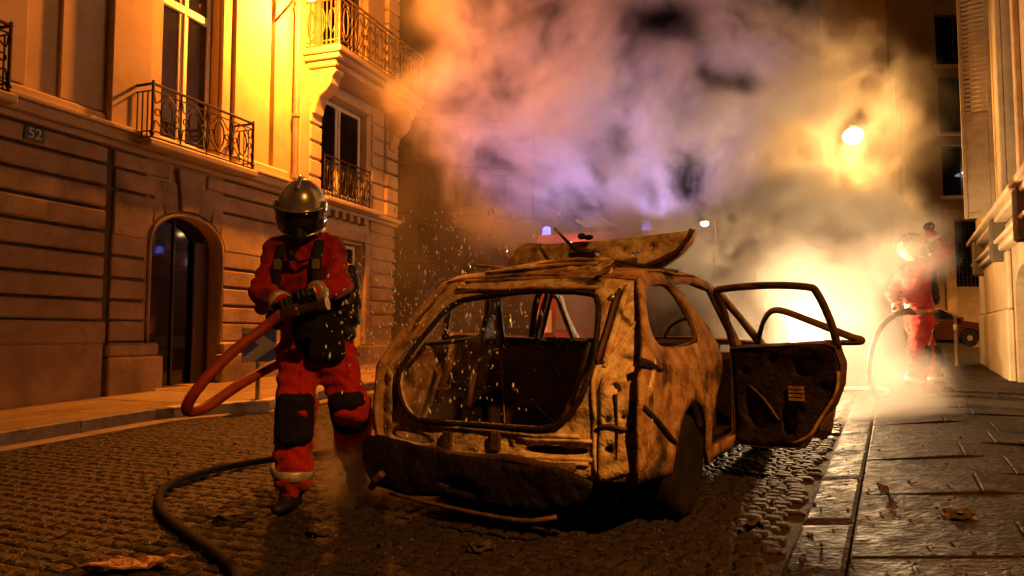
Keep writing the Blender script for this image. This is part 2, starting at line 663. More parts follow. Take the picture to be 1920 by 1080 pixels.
def block(name, corners, top, depth, material, parent, bev=0.012, tilt=0.0, bulge=0.0):
    """a paving piece: four ground corners (already at their height), lifted by top, with a chamfered edge"""
    c = sum(corners, Vector()) / 4
    mb = MB()
    ax = random.uniform(-tilt, tilt)
    ay = random.uniform(-tilt, tilt)

    def lift(q, f, dz):
        r = c + (q - c) * f
        return (r.x, r.y, r.z + dz + (r.x - c.x) * ax + (r.y - c.y) * ay)
    s = min((corners[0] - corners[1]).length, (corners[1] - corners[2]).length)
    f = max(0.5, 1 - 2 * bev / s)
    vs = [lift(q, 1, -depth) for q in corners] + [lift(q, 1, top - bev * .7) for q in corners] + [lift(q, f, top) for q in corners]
    fs = [[8, 9, 10, 11]]
    for i in range(4):
        j = (i + 1) % 4
        fs += [[i, j, 4 + j, 4 + i], [4 + i, 4 + j, 8 + j, 8 + i]]
    mb.add(vs, fs)
    if name is None:
        return mb
    return mb.build(name, material, parent)


# left pavement
mb = MB()
ss = [-9 + .5 * i for i in range(60)]
for i in range(len(ss) - 1):
    a, b = ss[i], ss[i + 1]
    mb.add([lp(a, -.3, .085), lp(a, kerb_n(a) - .02, .085), lp(b, kerb_n(b) - .02, .085), lp(b, -.3, .085)], [(0, 1, 2, 3)])
pav_l = tag(mb.build("pavement", MORTAR), kind="structure")
s = -6.0
while s < 12:
    L = random.uniform(.9, 1.15)
    fr = [0, random.uniform(.28, .36), random.uniform(.62, .70), 1]
    for i in range(3):
        g = .006

        def pn(sv, f):
            return .12 + f * (kerb_n(sv) - .30)
        cs = [lp(s + g, pn(s, fr[i]) + g), lp(s + g, pn(s, fr[i + 1]) - g), lp(s + L - g, pn(s + L, fr[i + 1]) - g), lp(s + L - g, pn(s + L, fr[i]) + g)]
        block("paving_slab", cs, .113 + random.uniform(-.003, .003), -.05, random.choice(PAVE), pav_l, .006, .003)
    s += L
s = -7.0
while s < 12:
    L = random.uniform(.85, 1.05)
    if s < .72 < s + L:
        L = .74 - s
    g = .005
    cs = [lp(s + g, kerb_n(s) - .17), lp(s + g, kerb_n(s)), lp(s + L - g, kerb_n(s + L)), lp(s + L - g, kerb_n(s + L) - .17)]
    white = .70 < s < 1.9
    o = block("kerb_stone", cs, .121 + random.uniform(-.003, .003), .05, KERB_W if white else KERB, pav_l, .015, .006)
    if white:
        o["label"] = "kerb stone painted white"
    cs = [lp(s + g, kerb_n(s) + .012), lp(s + g, kerb_n(s) + .22), lp(s + L - g, kerb_n(s + L) + .22), lp(s + L - g, kerb_n(s + L) + .012)]
    block("gutter_stone", cs, .002, .03, PAVE[0] if s < 1.4 else PAVE[2], pav_l, .008, .006)
    s += L

# right pavement: long slabs laid across it
mb = MB()
for i in range(60):
    a, b = -3 + .6 * i, -3 + .6 * (i + 1)
    for t0, t1 in ((.02, .9), (.9, 2.6)):
        mb.add([rp(a, t0, -.03), rp(a, t1, -.03), rp(b, t1, -.03), rp(b, t0, -.03)], [(0, 1, 2, 3)])
pav_r = tag(mb.build("pavement", MORTAR), kind="structure")
s = -2.4
while s < 16:
    L = random.uniform(.56, .72)
    ts = [.27]
    while ts[-1] < 2.2:
        ts.append(ts[-1] + random.uniform(.62, 1.0))
    for i in range(len(ts) - 1):
        g = .004
        cs = [rp(s + g, ts[i] + g), rp(s + g, ts[i + 1] - g), rp(s + L - g, ts[i + 1] - g), rp(s + L - g, ts[i] + g)]
        block("granite_slab", cs, random.uniform(-.004, .004), .05, random.choice(SLAB), pav_r, .008, .003)
    s += L
s = -2.6
while s < 16:
    L = random.uniform(1.0, 1.3)
    g = .006
    cs = [rp(s + g, 0), rp(s + g, .26), rp(s + L - g, .26), rp(s + L - g, 0)]
    block("kerb_stone", cs, random.uniform(-.003, .003), .05, random.choice(SLAB), pav_r, .02, .006)
    s += L

# granite setts of the road
RA_ = R(23)
RD = Vector((math.sin(RA_), math.cos(RA_), 0))
RN = Vector((math.cos(RA_), -math.sin(RA_), 0))
setts = []
v = 1.2
row = 0
while v < 16.5:
    rowd = random.uniform(.082, .100)
    u = -7.5 + random.uniform(0, .15)
    while u < 5:
        wdt = random.uniform(.095, .145)
        g = .0055
        wob = 0.03 * math.sin(u * 1.3 + row * .2)
        cs = []
        for (uu, vv) in ((u + g, v + g), (u + wdt - g, v + g), (u + wdt - g, v + rowd - g), (u + g, v + rowd - g)):
            q = RD * (vv + wob) + RN * uu
            q += Vector((random.uniform(-.006, .006), random.uniform(-.006, .006), 0))
            q.z = G * q.y
            cs.append(q)
        c = sum(cs, Vector()) / 4
        d = c - LO
        sl, nl = d.dot(LD), d.dot(LN)
        tr = (c - KK).dot(KN)
        if nl > kerb_n(sl) + .30 and tr < -.055 and c.y > 2.3 and (c - KK).dot(KD) < 16:
            setts.append((c.y, cs))
        u += wdt
    v += rowd
    row += 1


def sett_mat(cs):
    c = sum(cs, Vector()) / 4
    d = c - Vector((.35, 4.6, 0))
    a = d.x * math.sin(R(30)) + d.y * math.cos(R(30))
    b = d.x * math.cos(R(30)) - d.y * math.sin(R(30))
    e = math.hypot(a / 3.6, (b - .35) / 2.1) + .35 * mnoise.noise(c * 1.6)
    return 3 if e + random.uniform(-.12, .12) < 1.0 else random.randrange(3)


def sett_visible(c):
    return 2.9 < c.y and abs(c.x) < c.y * .70


def sett_block(cs):
    return block(None, cs, random.uniform(-.004, .004), .02, None, None, random.uniform(.012, .019), .03)


near = sorted([q for q in setts if sett_visible(sum(q[1], Vector()) / 4)], key=lambda q: q[0])
# the first 300 that the picture shows largest are pieces of their own, but not those under the burnt car or the boots
singles = near[:300]
ids = set(id(q) for q in singles)
for yy, cs in singles:
    b = sett_block(cs)
    b.build("sett", SETT[sett_mat(cs)], road)
rest = MB()
for q in setts:
    if id(q) in ids:
        continue
    b = sett_block(q[1])
    rest.add(b.v, b.f, mi=sett_mat(q[1]))
tag(rest.build("setts", SETT, road), kind="stuff")


# ------------------------------------------------------------------ the stone townhouse on the left
house = thing("stone_townhouse", "ochre stone townhouse with arched doorway, iron balconies and number 52", "townhouse",
              LO, (0, 0, R(90) - LA))


def fb(s0, s1, n0, n1, z0, z1, mb=None):
    return (mb or MB()).box(s0, s1, -n1, -n0, z0, z1)


def hpart(mb, name, m, bevel=.0, parent=None, **k):
    return mb.build(name, m, parent or house, bevel=bevel, **k)


ARCH = [(1.97, .30), (1.97, 2.42)] + [(2.67 + .70 * math.cos(R(a)), 2.42 + .46 * math.sin(R(a))) for a in range(170, 5, -10)] + [(3.37, 2.42), (3.37, .30)]
WIN1 = [(2.10, 3.86), (2.10, 8.2), (3.24, 8.2), (3.24, 3.86)]
WIN2 = [(5.95, 3.85), (5.95, 5.75), (7.65, 5.75), (7.65, 3.85)]
WIN2B = [(5.95, 6.42), (5.95, 9.2), (7.65, 9.2), (7.65, 6.42)]
WIN3 = [(5.95, .9), (5.95, 3.0), (7.5, 3.0), (7.5, .9)]
WINL = [(-2.15, 3.86), (-2.15, 8.2), (-.95, 8.2), (-.95, 3.86)]
mb = sheet([(-9, -.4), (8.8, -.4), (8.8, 11), (-9, 11)], [ARCH, WIN1, WIN2, WIN2B, WIN3, WINL], .55, lambda a, b: (a, 0, b), flip=False)
hpart(mb, "wall", STONE2, solid=.34, soff=-1)
mb = MB().box(8.46, 8.79, .345, 7, -.4, 11)
hpart(mb, "end_wall", STONE2)
hpart(MB().box(-9, 8.44, 1.6, 1.7, -.4, 10.9), "inner_wall", ROOM)
hpart(MB().box(-9, 8.44, .36, 7, 10.9, 11.1), "roof", STONE_DARK)

# plinths
hpart(fb(-9, 1.24, .0, .10, -.3, 1.06), "plinth", STONE, .015)
hpart(fb(-9, 1.26, .0, .115, 1.06, 1.33), "plinth_course", STONE, .02)
hpart(fb(1.275, 2.17, .0, .15, -.3, .88), "plinth", STONE, .02)
hpart(fb(1.285, 2.12, .0, .125, .882, 1.06), "plinth_course", STONE, .03)
hpart(fb(3.30, 4.80, .0, .15, -.3, .88), "plinth", STONE, .02)
hpart(fb(3.34, 4.78, .0, .125, .882, 1.06), "plinth_course", STONE, .03)
hpart(fb(4.85, 8.84, .0, .13, -.3, .95), "plinth", STONE, .02)
# banded courses; every band is a stone of its own
JZ = [1.33, 1.60, 1.885, 2.17, 2.465, 2.75, 3.035, 3.32, 3.56]
for i in range(len(JZ) - 1):
    z0, z1 = JZ[i] + .022, JZ[i + 1] - .022
    hpart(fb(-9, -1.7, 0, .075, z0, z1), "stone_course", STONE, .022)
    hpart(fb(-1.68, 1.24, 0, .075, z0, z1), "stone_course", STONE, .022)
    if z0 < 2.4:
        hpart(fb(1.36, 1.93, 0, .045, z0 + .012, z1 + .012), "stone_course", STONE, .015)
        hpart(fb(3.41, 4.78, 0, .045, z0 + .012, z1 + .012), "stone_course", STONE, .015)
    hpart(fb(4.86, 5.78, 0, .05, z0, z1), "stone_course", STONE, .015)
    hpart(fb(7.80, 8.83, 0, .05, z0, z1), "stone_course", STONE, .015)
for z0, z1 in ((1.08, 1.34),):
    hpart(fb(1.36, 1.93, 0, .045, z0, z1), "stone_course", STONE, .015)
    hpart(fb(3.41, 4.78, 0, .045, z0, z1), "stone_course", STONE, .015)
hpart(fb(-8.9, 1.92, .0, .004, -.2, 3.60), "joint_shade_bed", STONE_DARK)  # dark stone deepens the shadow in the joints, along with their dirt
hpart(fb(3.42, 4.80, .0, .004, -.2, 3.60), "joint_shade_bed", STONE_DARK)
# voussoirs over the arch, stepping into the bands
VA = [178, 150, 126, 104, 76, 54, 30, 2]
for i in range(7):
    a0, a1 = VA[i] - 1.2, VA[i + 1] + 1.2
    inner = [(2.67 + .755 * math.cos(R(a0 + (a1 - a0) * k / 4)), 2.42 + .515 * math.sin(R(a0 + (a1 - a0) * k / 4))) for k in range(5)]
    top = [2.75, 3.035, 3.32, 3.54, 3.32, 3.035, 2.75][i] - .02

    def out(a, top=top):
        ca, sa = math.cos(R(a)), math.sin(R(a))
        t = min((top - 2.42) / max(sa, .08) / 1.0, 1.15)
        return (2.67 + t * ca * 1.0, max(2.44, 2.42 + t * sa))
    if i in (0, 6):
        sx = -1 if i == 0 else 1
        pts = inner + [(2.67 + sx * .50, 2.98), (2.67 + sx * 1.02, 2.98), (2.67 + sx * 1.02, 2.46)][::(1 if i == 0 else 1)]
        pts = inner[::1] + ([(2.67 - .62, 3.02), (1.38, 3.02), (1.38, 2.45)] if i == 0 else [])
        if i == 6:
            pts = [(4.78, 2.45), (4.78, 3.02), (2.67 + .62, 3.02)] + inner
            pts = inner + [(4.78, 2.45), (4.78, 3.02), (2.67 + .66, 3.02)]
    elif i in (1, 5):
        sgn = -1 if i == 1 else 1
        far = 1.38 if i == 1 else 4.78
        if i == 1:
            pts = inner + [(2.67 - .50, 3.30), (1.38, 3.30), (1.38, 3.06), (2.67 - .66, 3.06)]
        else:
            pts = inner + [(2.67 + .70, 3.06), (4.78, 3.06), (4.78, 3.30), (2.67 + .52, 3.30)]
    else:
        pts = inner + [out(a1), out(a0)]
    proud = .085 if i == 3 else .05
    # y runs into the house
    mbv = MB().prism(pts, -proud, 0.0, 'y')
    bm = bmesh.new()
    me = bpy.data.meshes.new("t")
    me.from_pydata([tuple(q) for q in mbv.v], [], mbv.f)
    bm.from_mesh(me)
    bmesh.ops.recalc_face_normals(bm, faces=bm.faces)
    m2 = bpy.data.meshes.new("voussoir")
    bm.to_mesh(m2)
    bm.free()
    m2.materials.append(STONE)
    o = bpy.data.objects.new("voussoir", m2)
    COL.objects.link(o)
    o.parent = house
    md = o.modifiers.new("edges", 'BEVEL')
    md.width = .014
    md.limit_method = 'ANGLE'
hpart(fb(1.36, 2.30, 0, .045, 3.34, 3.54), "stone_course", STONE, .015)
hpart(fb(3.04, 4.78, 0, .045, 3.34, 3.54), "stone_course", STONE, .015)
# arch moulding
hpart(MB().tube([(a, -.045, b) for a, b in ARCH], .028, 6), "arch_moulding", STONE, smooth=True)
# string course with its steps
for (n1, z0, z1) in ((.13, 3.57, 3.64), (.22, 3.643, 3.76), (.26, 3.763, 3.82)):
    hpart(fb(-9, 4.82, 0, n1, z0, z1), "string_course", STONE2, .012)
for (n1, z0, z1) in ((.12, 3.55, 3.62), (.20, 3.623, 3.71)):
    hpart(fb(4.85, 8.86, 0, n1, z0, z1), "string_course", STONE2, .012)
# arched doorway: frame, glass leaves, threshold
door = hpart(sheet(ARCH, [[(x * .0 + 2.67 + (x - 2.67) * .86, .42 + (z - .3) * .95) for x, z in ARCH]], .3, lambda a, b: (a, .20, b)), "door_frame", WOOD_DK, solid=.05)
hpart(sheet([(2.67 + (x - 2.67) * .88, .40 + (z - .3) * .962) for x, z in ARCH], [], .4, lambda a, b: (a, .232, b)), "pane", GLASS_D, parent=door)
hpart(MB().box(2.655, 2.685, .205, .229, .45, 2.8), "mullion", WOOD_DK, parent=door)
hpart(MB().box(3.02, 3.26, .16, .198, .46, 2.55), "open_door_leaf", WOOD_DK, .01, parent=door)
hpart(MB().box(1.99, 3.36, -.19, .3, .30, .445), "threshold", STONE2, .015)


def french_window(s0, s1, z0, z1, transom, leaf=True):
    y0, y1 = .14, .20
    mbf = MB()
    mbf.box(s0, s0 + .07, y0, y1, z0, z1)
    mbf.box(s1 - .07, s1, y0, y1, z0, z1)
    mbf.box(s0 + .072, s1 - .072, y0, y1, z1 - .07, z1)
    mbf.box(s0 + .072, s1 - .072, y0 + .004, y1, z0, z0 + .10)
    w = hpart(mbf, "window", WHITEP, .008)
    if transom:
        MB().box(s0 + .072, s1 - .072, y0 - .025, y1 - .01, transom - .06, transom + .06).build("transom", WHITEP, w, bevel=.012)
    c = (s0 + s1) / 2
    MB().box(c - .085, c - .004, y0 + .008, y1 - .012, z0 + .102, z1 - .072).build("stile", WHITEP, w, bevel=.008)
    MB().box(c + .004, c + .085, y0 + .008, y1 - .012, z0 + .102, z1 - .072).build("stile", WHITEP, w, bevel=.008)
    MB().box(c - .02, c + .02, y0 - .022, y0 + .006, z0 + .102, z1 - .072).build("meeting_bead", WHITEP, w, bevel=.006)
    MB().box(s0 + .06, c - .07, y1 - .03, y1 - .022, z0 + .09, z1 - .06).build("pane", GLASS_D, w)
    MB().box(c + .07, s1 - .06, y1 - .03, y1 - .022, z0 + .09, z1 - .06).build("pane", GLASS_D, w)
    return w


french_window(2.12, 3.22, 3.88, 8.18, 5.95)
french_window(-2.13, -.97, 3.88, 8.18, 5.95)
french_window(5.97, 7.63, 3.87, 5.73, None)
french_window(5.97, 7.63, 6.44, 9.18, None)
french_window(5.97, 7.48, .92, 2.98, None)
# first-floor wall relief: pilasters, panels, reveals
hpart(fb(1.18, 1.80, 0, .16, 3.83, 10.8), "pilaster", STONE2, .01)
hpart(fb(1.86, 2.08, 0, .06, 3.83, 10.8), "window_architrave", STONE2, .012)
hpart(fb(3.26, 3.45, 0, .06, 3.83, 10.8), "window_architrave", STONE2, .012)
hpart(fb(3.50, 4.36, 0, .10, 3.83, 10.8), "pilaster", STONE2, .012)
hpart(fb(4.44, 4.80, 0, .13, 3.83, 10.8), "pilaster", STONE2, .012)
hpart(fb(3.48, 4.82, 0, .17, 3.825, 3.97), "pilaster_base", STONE2, .03)
hpart(fb(.55, 1.177, 0, .05, 3.98, 10.8), "panel", STONE2, .01)
hpart(fb(-.25, 1.176, 0, .09, 3.825, 3.96), "panel_base", STONE2, .02)
hpart(fb(-.28, .10, 0, .08, 3.98, 10.8), "pilaster", STONE2, .01)
hpart(fb(5.22, 5.78, 0, .09, 3.72, 6.0), "pilaster", STONE2, .01)
for k in range(7):
    z = 3.74 + k * .32
    hpart(fb(5.50, 5.86, .0, .12, z + .02, z + .30), "quoin", STONE2, .02)
    hpart(fb(7.82, 8.30, .0, .05, z + .02, z + .30), "quoin", STONE2, .015)
    hpart(fb(8.33, 8.83, .0, .12, z + .02, z + .30), "quoin", STONE2, .02)
for k in range(14):
    z = 6.42 + k * .32
    hpart(fb(8.33, 8.83, .0, .12, z + .02, z + .30), "quoin", STONE2, .02)
hpart(fb(5.88, 7.72, .0, .10, 5.76, 5.92), "lintel", STONE2, .02)
# ground-floor window of the far bay: carved surround
hpart(fb(5.80, 5.93, 0, .09, .96, 3.2), "window_surround", STONE, .02)
hpart(fb(7.53, 7.72, 0, .09, .96, 3.2), "window_surround", STONE, .02)
hpart(fb(5.80, 7.72, 0, .12, 3.05, 3.25), "window_surround", STONE, .02)
for k in range(6):
    hpart(fb(5.98 + k * .27, 6.10 + k * .27, .0, .17, 3.40, 3.545), "dentil", STONE, .01)
# downpipe with collars
pp = hpart(MB().tube([(5.06, -.115, .96), (5.06, -.115, 7.6)], .055, 10), "downpipe", ZINC, smooth=True, auto=40)
for z in (1.6, 3.9, 5.0, 6.9):
    hpart(MB().tube([(5.06, -.115, z), (5.06, -.115, z + .07)], .072, 10), "collar", ZINC, parent=pp)
# the number plate
pl = hpart(fb(.10, .35, .078, .092, 3.36, 3.53), "number_plate", mat("blue_black_enamel", (0.012, 0.012, 0.03), rough=.3), .006)


def text_part(body, size, mtx, material, parent, name, ext=0.002):
    cu = bpy.data.curves.new(name, 'FONT')
    cu.body = body
    cu.size = size
    cu.extrude = ext
    cu.align_x = 'CENTER'
    cu.align_y = 'CENTER'
    to = bpy.data.objects.new("tmp_text", cu)
    COL.objects.link(to)
    dg = bpy.context.evaluated_depsgraph_get()
    me = bpy.data.meshes.new_from_object(to.evaluated_get(dg))
    bpy.data.objects.remove(to)
    me.name = name
    me.materials.clear()
    me.materials.append(material)
    me.transform(mtx)
    o = bpy.data.objects.new(name, me)
    COL.objects.link(o)
    o.parent = parent
    return o


text_part("52", .17, Matrix.Translation((.225, -.096, 3.445)) @ Matrix.Rotation(R(90), 4, 'X'), mat("enamel_white", (.7, .68, .6), rough=.4), pl, "numerals")


def ornate_rail(mb, s0, s1, n, z0, z1, cell=.5, r=.011):
    """wrought-iron panel in the plane n (outward) with rails, ovals and scrolls"""
    y = -n
    for z in (z0 + .02, z0 + .10, z1 - .09):
        mb.tube([(s0, y, z), (s1, y, z)], r, 6)
    mb.tube([(s0 - .015, y, z1), (s1 + .015, y, z1)], r * 1.8, 6)
    k = max(1, round((s1 - s0) / cell))
    w = (s1 - s0) / k
    zc = (z0 + z1) / 2
    hh = (z1 - z0) / 2 - .10
    for i in range(k + 1):
        mb.tube([(s0 + i * w, y, z0), (s0 + i * w, y, z1)], r * (1.3 if i in (0, k) else 1.0), 6)
    for i in range(k):
        c = s0 + (i + .5) * w
        ov = [(c + w * .20 * math.cos(a), y, zc + hh * .72 * math.sin(a)) for a in [2 * math.pi * j / 16 for j in range(16)]]
        mb.tube(ov, r * 1.05, 6, closed=True)
        for sx in (-1, 1):
            small = [(c + sx * w * .33 + w * .09 * math.cos(a), y, zc + w * .09 * math.sin(a)) for a in [2 * math.pi * j / 10 for j in range(10)]]
            mb.tube(small, r * .9, 5, closed=True)
            for sz in (-1, 1):
                sc = [(c + sx * w * .46, y, zc + sz * hh * .95), (c + sx * w * .40, y, zc + sz * hh * .45), (c + sx * w * .26, y, zc + sz * hh * .62), (c + sx * w * .14, y, zc + sz * hh * .88), (c, y, zc + sz * hh)]
                mb.tube(bez(sc, 4), r * .9, 5)
    return mb


def side_rail(mb, s, n0, n1, z0, z1, r=.011):
    for z in (z0 + .02, z0 + .10, z1 - .09, z1):
        mb.tube([(s, -n0, z), (s, -n1, z)], r * (1.8 if z == z1 else 1), 6)
    k = max(2, round((n1 - n0) / .09))
    for i in range(1, k):
        mb.tube([(s, -(n0 + (n1 - n0) * i / k), z0), (s, -(n0 + (n1 - n0) * i / k), z1 - .09)], r * .9, 5)
    return mb


def balconet(s0, s1):
    slab = hpart(fb(s0 - .08, s1 + .08, .262, .50, 3.60, 3.70), "balcony_slab", STONE2, .02)
    m_ = MB()
    ornate_rail(m_, s0, s1, .44, 3.71, 4.43, .5)
    side_rail(m_, s0, .10, .44, 3.71, 4.43)
    side_rail(m_, s1, .10, .44, 3.71, 4.43)
    for ss_ in (s0, s1):
        m_.tube([(ss_, -.44, 3.70), (ss_, -.44, 4.47)], .02, 6)
        m_.ball((ss_, -.44, 3.78), .035, n=8, k=6)
    m_.build("iron_railing", IRON, slab, smooth=True, auto=50)


balconet(1.56, 3.53)
balconet(-2.75, -.36)
# plain balconet of the far bay
m_ = MB()
ornate_rail(m_, 5.98, 7.62, .10, 3.73, 4.55, .27, .010)
m_.build("iron_railing", IRON, house, smooth=True, auto=50)
hpart(fb(5.80, 7.80, .203, .30, 3.64, 3.73), "window_ledge", STONE2, .02)

# the big balcony
bal = hpart(fb(5.35, 8.78, 0, .80, 6.24, 6.35), "balcony", STONE2, .02)
hpart(fb(5.40, 8.74, 0, .74, 6.14, 6.237), "moulding", STONE2, .02, parent=bal)
hpart(fb(5.46, 8.70, 0, .64, 6.02, 6.137), "moulding", STONE2, .03, parent=bal)
for s0 in (5.52, 8.38):
    # scrolled console
    prof = [(0, 6.015), (.60, 6.015), (.60, 5.93), (.52, 5.86), (.50, 5.72), (.40, 5.60), (.26, 5.50), (.20, 5.34), (.17, 5.20), (.0, 5.16)]
    mbc = MB().prism([(-a, b) for a, b in prof], s0, s0 + .30, 'x')
    con = hpart(mbc, "console", STONE2, .02, parent=bal)
    for sx in (s0 - .012, s0 + .312):
        pass
m_ = MB()
ornate_rail(m_, 5.40, 8.74, .75, 6.36, 7.30, .42, .014)
side_rail(m_, 5.40, .05, .75, 6.36, 7.30, .014)
for i in range(14):
    s0 = 5.46 + i * .245
    m_.tube([(s0, -.752, 6.38), (s0, -.752, 7.2)], .008, 5)
for k in range(3):
    yy = .16 + k * .22
    m_.tube([(5.40, -(yy + .07 * math.cos(a)), 6.83 + .22 * math.sin(a)) for a in [2 * math.pi * j / 12 for j in range(12)]], .012, 5, closed=True)
m_.build("iron_railing", mat("lamplit_iron", (.16, .12, .075), (.07, .05, .03), scale=12, rough=.5, metal=.3), bal, smooth=True, auto=50)  # iron colour lightened to carry the glow of the near lantern


# wall lantern high on the townhouse
def lp3(s, n, z):
    q = LO + LD * s + LN * n
    return Vector((q.x, q.y, z))


wl = thing("wall_lantern", "glowing sodium wall lantern beside the upper stone balcony", "wall lantern", lp3(4.40, .13, 6.45), (0, 0, R(90) - LA))
MB().tube([(0, 0, 0), (0, -.40, .34), (0, -.72, .56)], .025, 8).build("bracket", IRON, wl, smooth=True)
MB().lathe([(.02, .52), (.20, .44), (.22, .40), (.14, .38)], 16, Matrix.Translation((0, -.72, .04))).build("hood", IRON, wl, smooth=True, auto=40)
MB().ball((0, -.72, .36), .10, n=14, k=10).build("bulb", emis("sodium_bulb", (1.0, .62, .22), 60), wl, smooth=True)
point_light("sodium_light", (0, -.72, .27), (1, .25, .016), 5000, .10, wl)

# ------------------------------------------------------------------ the building on the right
BA = R(27.5)
BO = Vector((9.64, 15.27, 0))
BD = Vector((math.sin(BA), math.cos(BA), 0))
BN = Vector((-math.cos(BA), math.sin(BA), 0))
rhouse = thing("corner_building", "corner building with louvred shutter and rusticated arcade at the picture's edge", "building", BO, (0, 0, R(90) - BA))


def rb(s0, s1, n0, n1, z0, z1, name, m=STONE2, bevel=.015, parent=None):
    return MB().box(s0, s1, n0, n1, z0, z1).build(name, m, parent or rhouse, bevel=bevel)


RARCH = [(-6.6, .3), (-6.6, 1.75)] + [(-5.75 + .85 * math.cos(R(a)), 1.75 + .38 * math.sin(R(a))) for a in range(170, 5, -15)] + [(-4.9, 1.75), (-4.9, .3)]
RW1 = [(-6.2, 3.15), (-6.2, 8), (-4.6, 8), (-4.6, 3.15)]
RW2 = [(-9.2, 3.15), (-9.2, 8), (-7.6, 8), (-7.6, 3.15)]
mb = sheet([(-12, -.3), (-.2, -.3), (-.2, 12), (-12, 12)], [RARCH, RW1, RW2], .6, lambda a, b: (a, 0, b), flip=True)
mb.build("wall", STONE, rhouse, solid=.30)
MB().box(-.5, -.202, -8, -.302, -.3, 12).build("end_wall", STONE, rhouse)
MB().box(-12, -.52, -2.1, -2.0, -.3, 12).build("inner_wall", ROOM, rhouse)
MB().box(-12, -.2, -8, -.31, 12, 12.2).build("roof", STONE_DARK, rhouse)
# piers and their pale base blocks
for s0, s1, m in ((-.95, -.19, WHITE_STONE), (-3.0, -1.15, STONE2), (-4.72, -3.1, STONE2), (-8.6, -6.75, STONE2)):
    rb(s0, s1, .0, .10, .3, 1.55, "pier_base", m, .02)
    rb(s0 + .04, s1 - .0, .0, .07, 1.56, 2.44, "pier", m, .02)
rb(-12, -.16, .0, .14, 2.46, 2.56, "impost_moulding")
rb(-12, -.15, .0, .20, 2.565, 2.62, "impost_moulding")
for i in range(9):
    rb(-1.35 - i * 1.05 - .9, -1.35 - i * 1.05, .0, .05, 2.66, 2.86, "frieze_panel", STONE, .02)
rb(-12, -.14, .0, .18, 2.90, 2.98, "string_course")
rb(-12, -.13, .0, .26, 2.985, 3.06, "string_course")
for s0 in (-1.25, -4.4, -7.2):
    rb(s0, s0 + .22, .0, .24, 2.30, 2.96, "corbel", STONE_DARK, .03)
for k in range(20):
    z = 3.09 + k * .44
    rb(-.95 if k % 2 else -.75, -.17, .0, .09, z + .015, z + .425, "quoin", STONE, .02)
rb(-2.1, -1.5, .0, .12, 3.07, 11.9, "pilaster", STONE, .02)
rb(-4.58, -4.42, .0, .08, 3.07, 8.2, "window_architrave", STONE, .015)
rb(-6.40, -6.22, .0, .08, 3.07, 8.2, "window_architrave", STONE, .015)
w = rb(-6.18, -6.08, -.22, -.14, 3.17, 7.98, "window", WOOD_DK, .01)
rb(-4.72, -4.62, -.22, -.14, 3.17, 7.98, "frame", WOOD_DK, .01, w)
rb(-5.44, -5.36, -.22, -.145, 3.17, 7.98, "mullion", WOOD_DK, .01, w)
rb(-6.10, -5.42, -.19, -.18, 3.17, 7.98, "pane", GLASS_D, 0, w)
rb(-5.38, -4.70, -.19, -.18, 3.17, 7.98, "pane", GLASS_D, 0, w)
mbc = MB()
path = [(-6.10 + 1.4 * i / 60, -.125 + .02 * math.sin(i * 1.3)) for i in range(61)]
for i in range(60):
    (x0, y0), (x1, y1) = path[i], path[i + 1]
    mbc.add([(x0, y0, 3.9), (x1, y1, 3.9), (x1, y1, 7.9), (x0, y0, 7.9)], [(0, 1, 2, 3)])
mbc.build("curtain", CURTAIN, w, smooth=True)
w2 = rb(-9.18, -9.08, -.22, -.14, 3.17, 7.98, "window", WOOD_DK, .01)
rb(-7.72, -7.62, -.22, -.14, 3.17, 7.98, "frame", WOOD_DK, .01, w2)
rb(-9.10, -7.70, -.19, -.18, 3.17, 7.98, "pane", GLASS_D, 0, w2)
# half-open louvred shutter standing out from the wall
sh = bpy.data.objects.new("shutter", None)
COL.objects.link(sh)
sh.parent = rhouse
sh.location = (-3.2, .02, 0)
sh.rotation_euler = (0, 0, R(78))


def sb(x0, x1, y0, y1, z0, z1, name):
    return MB().box(x0, x1, y0, y1, z0, z1).build(name, WOODSH, sh, bevel=.006)


WOODSH = mat("shutter_paint", (0.36, 0.28, 0.19), (0.28, 0.21, 0.14), scale=8, rough=.6, bump=.2)
sb(0.0, .06, 0, .05, 3.15, 7.8, "stile")
sb(.40, .46, 0, .05, 3.15, 7.8, "stile")
for z in (3.15, 4.85, 7.72):
    sb(.062, .398, .004, .046, z, z + .10, "rail")
sb(.062, .398, .015, .035, 3.26, 4.84, "panel")
for k in range(34):
    z = 4.97 + k * .08
    MB().box(-.168, .168, -.034, .034, -.006, .006, Matrix.Translation((.23, .025, z)) @ Matrix.Rotation(R(40), 4, 'X')).build("slat", WOODSH, sh)
# dark doorway inside the arch
rb(-6.58, -4.92, -.26, -.20, .3, 2.1, "door_leaf", WOOD_DK, .02)

# ------------------------------------------------------------------ the facade across the end of the street
far = thing("cross_street_facade", "pale plain facade with three stacked dark windows above a grilled doorway", "building", (14.6, 28.0, 0), (0, 0, R(-5)))


def far_open(x0, x1, z0, z1):
    return [(x0, z0), (x0, z1), (x1, z1), (x1, z0)]


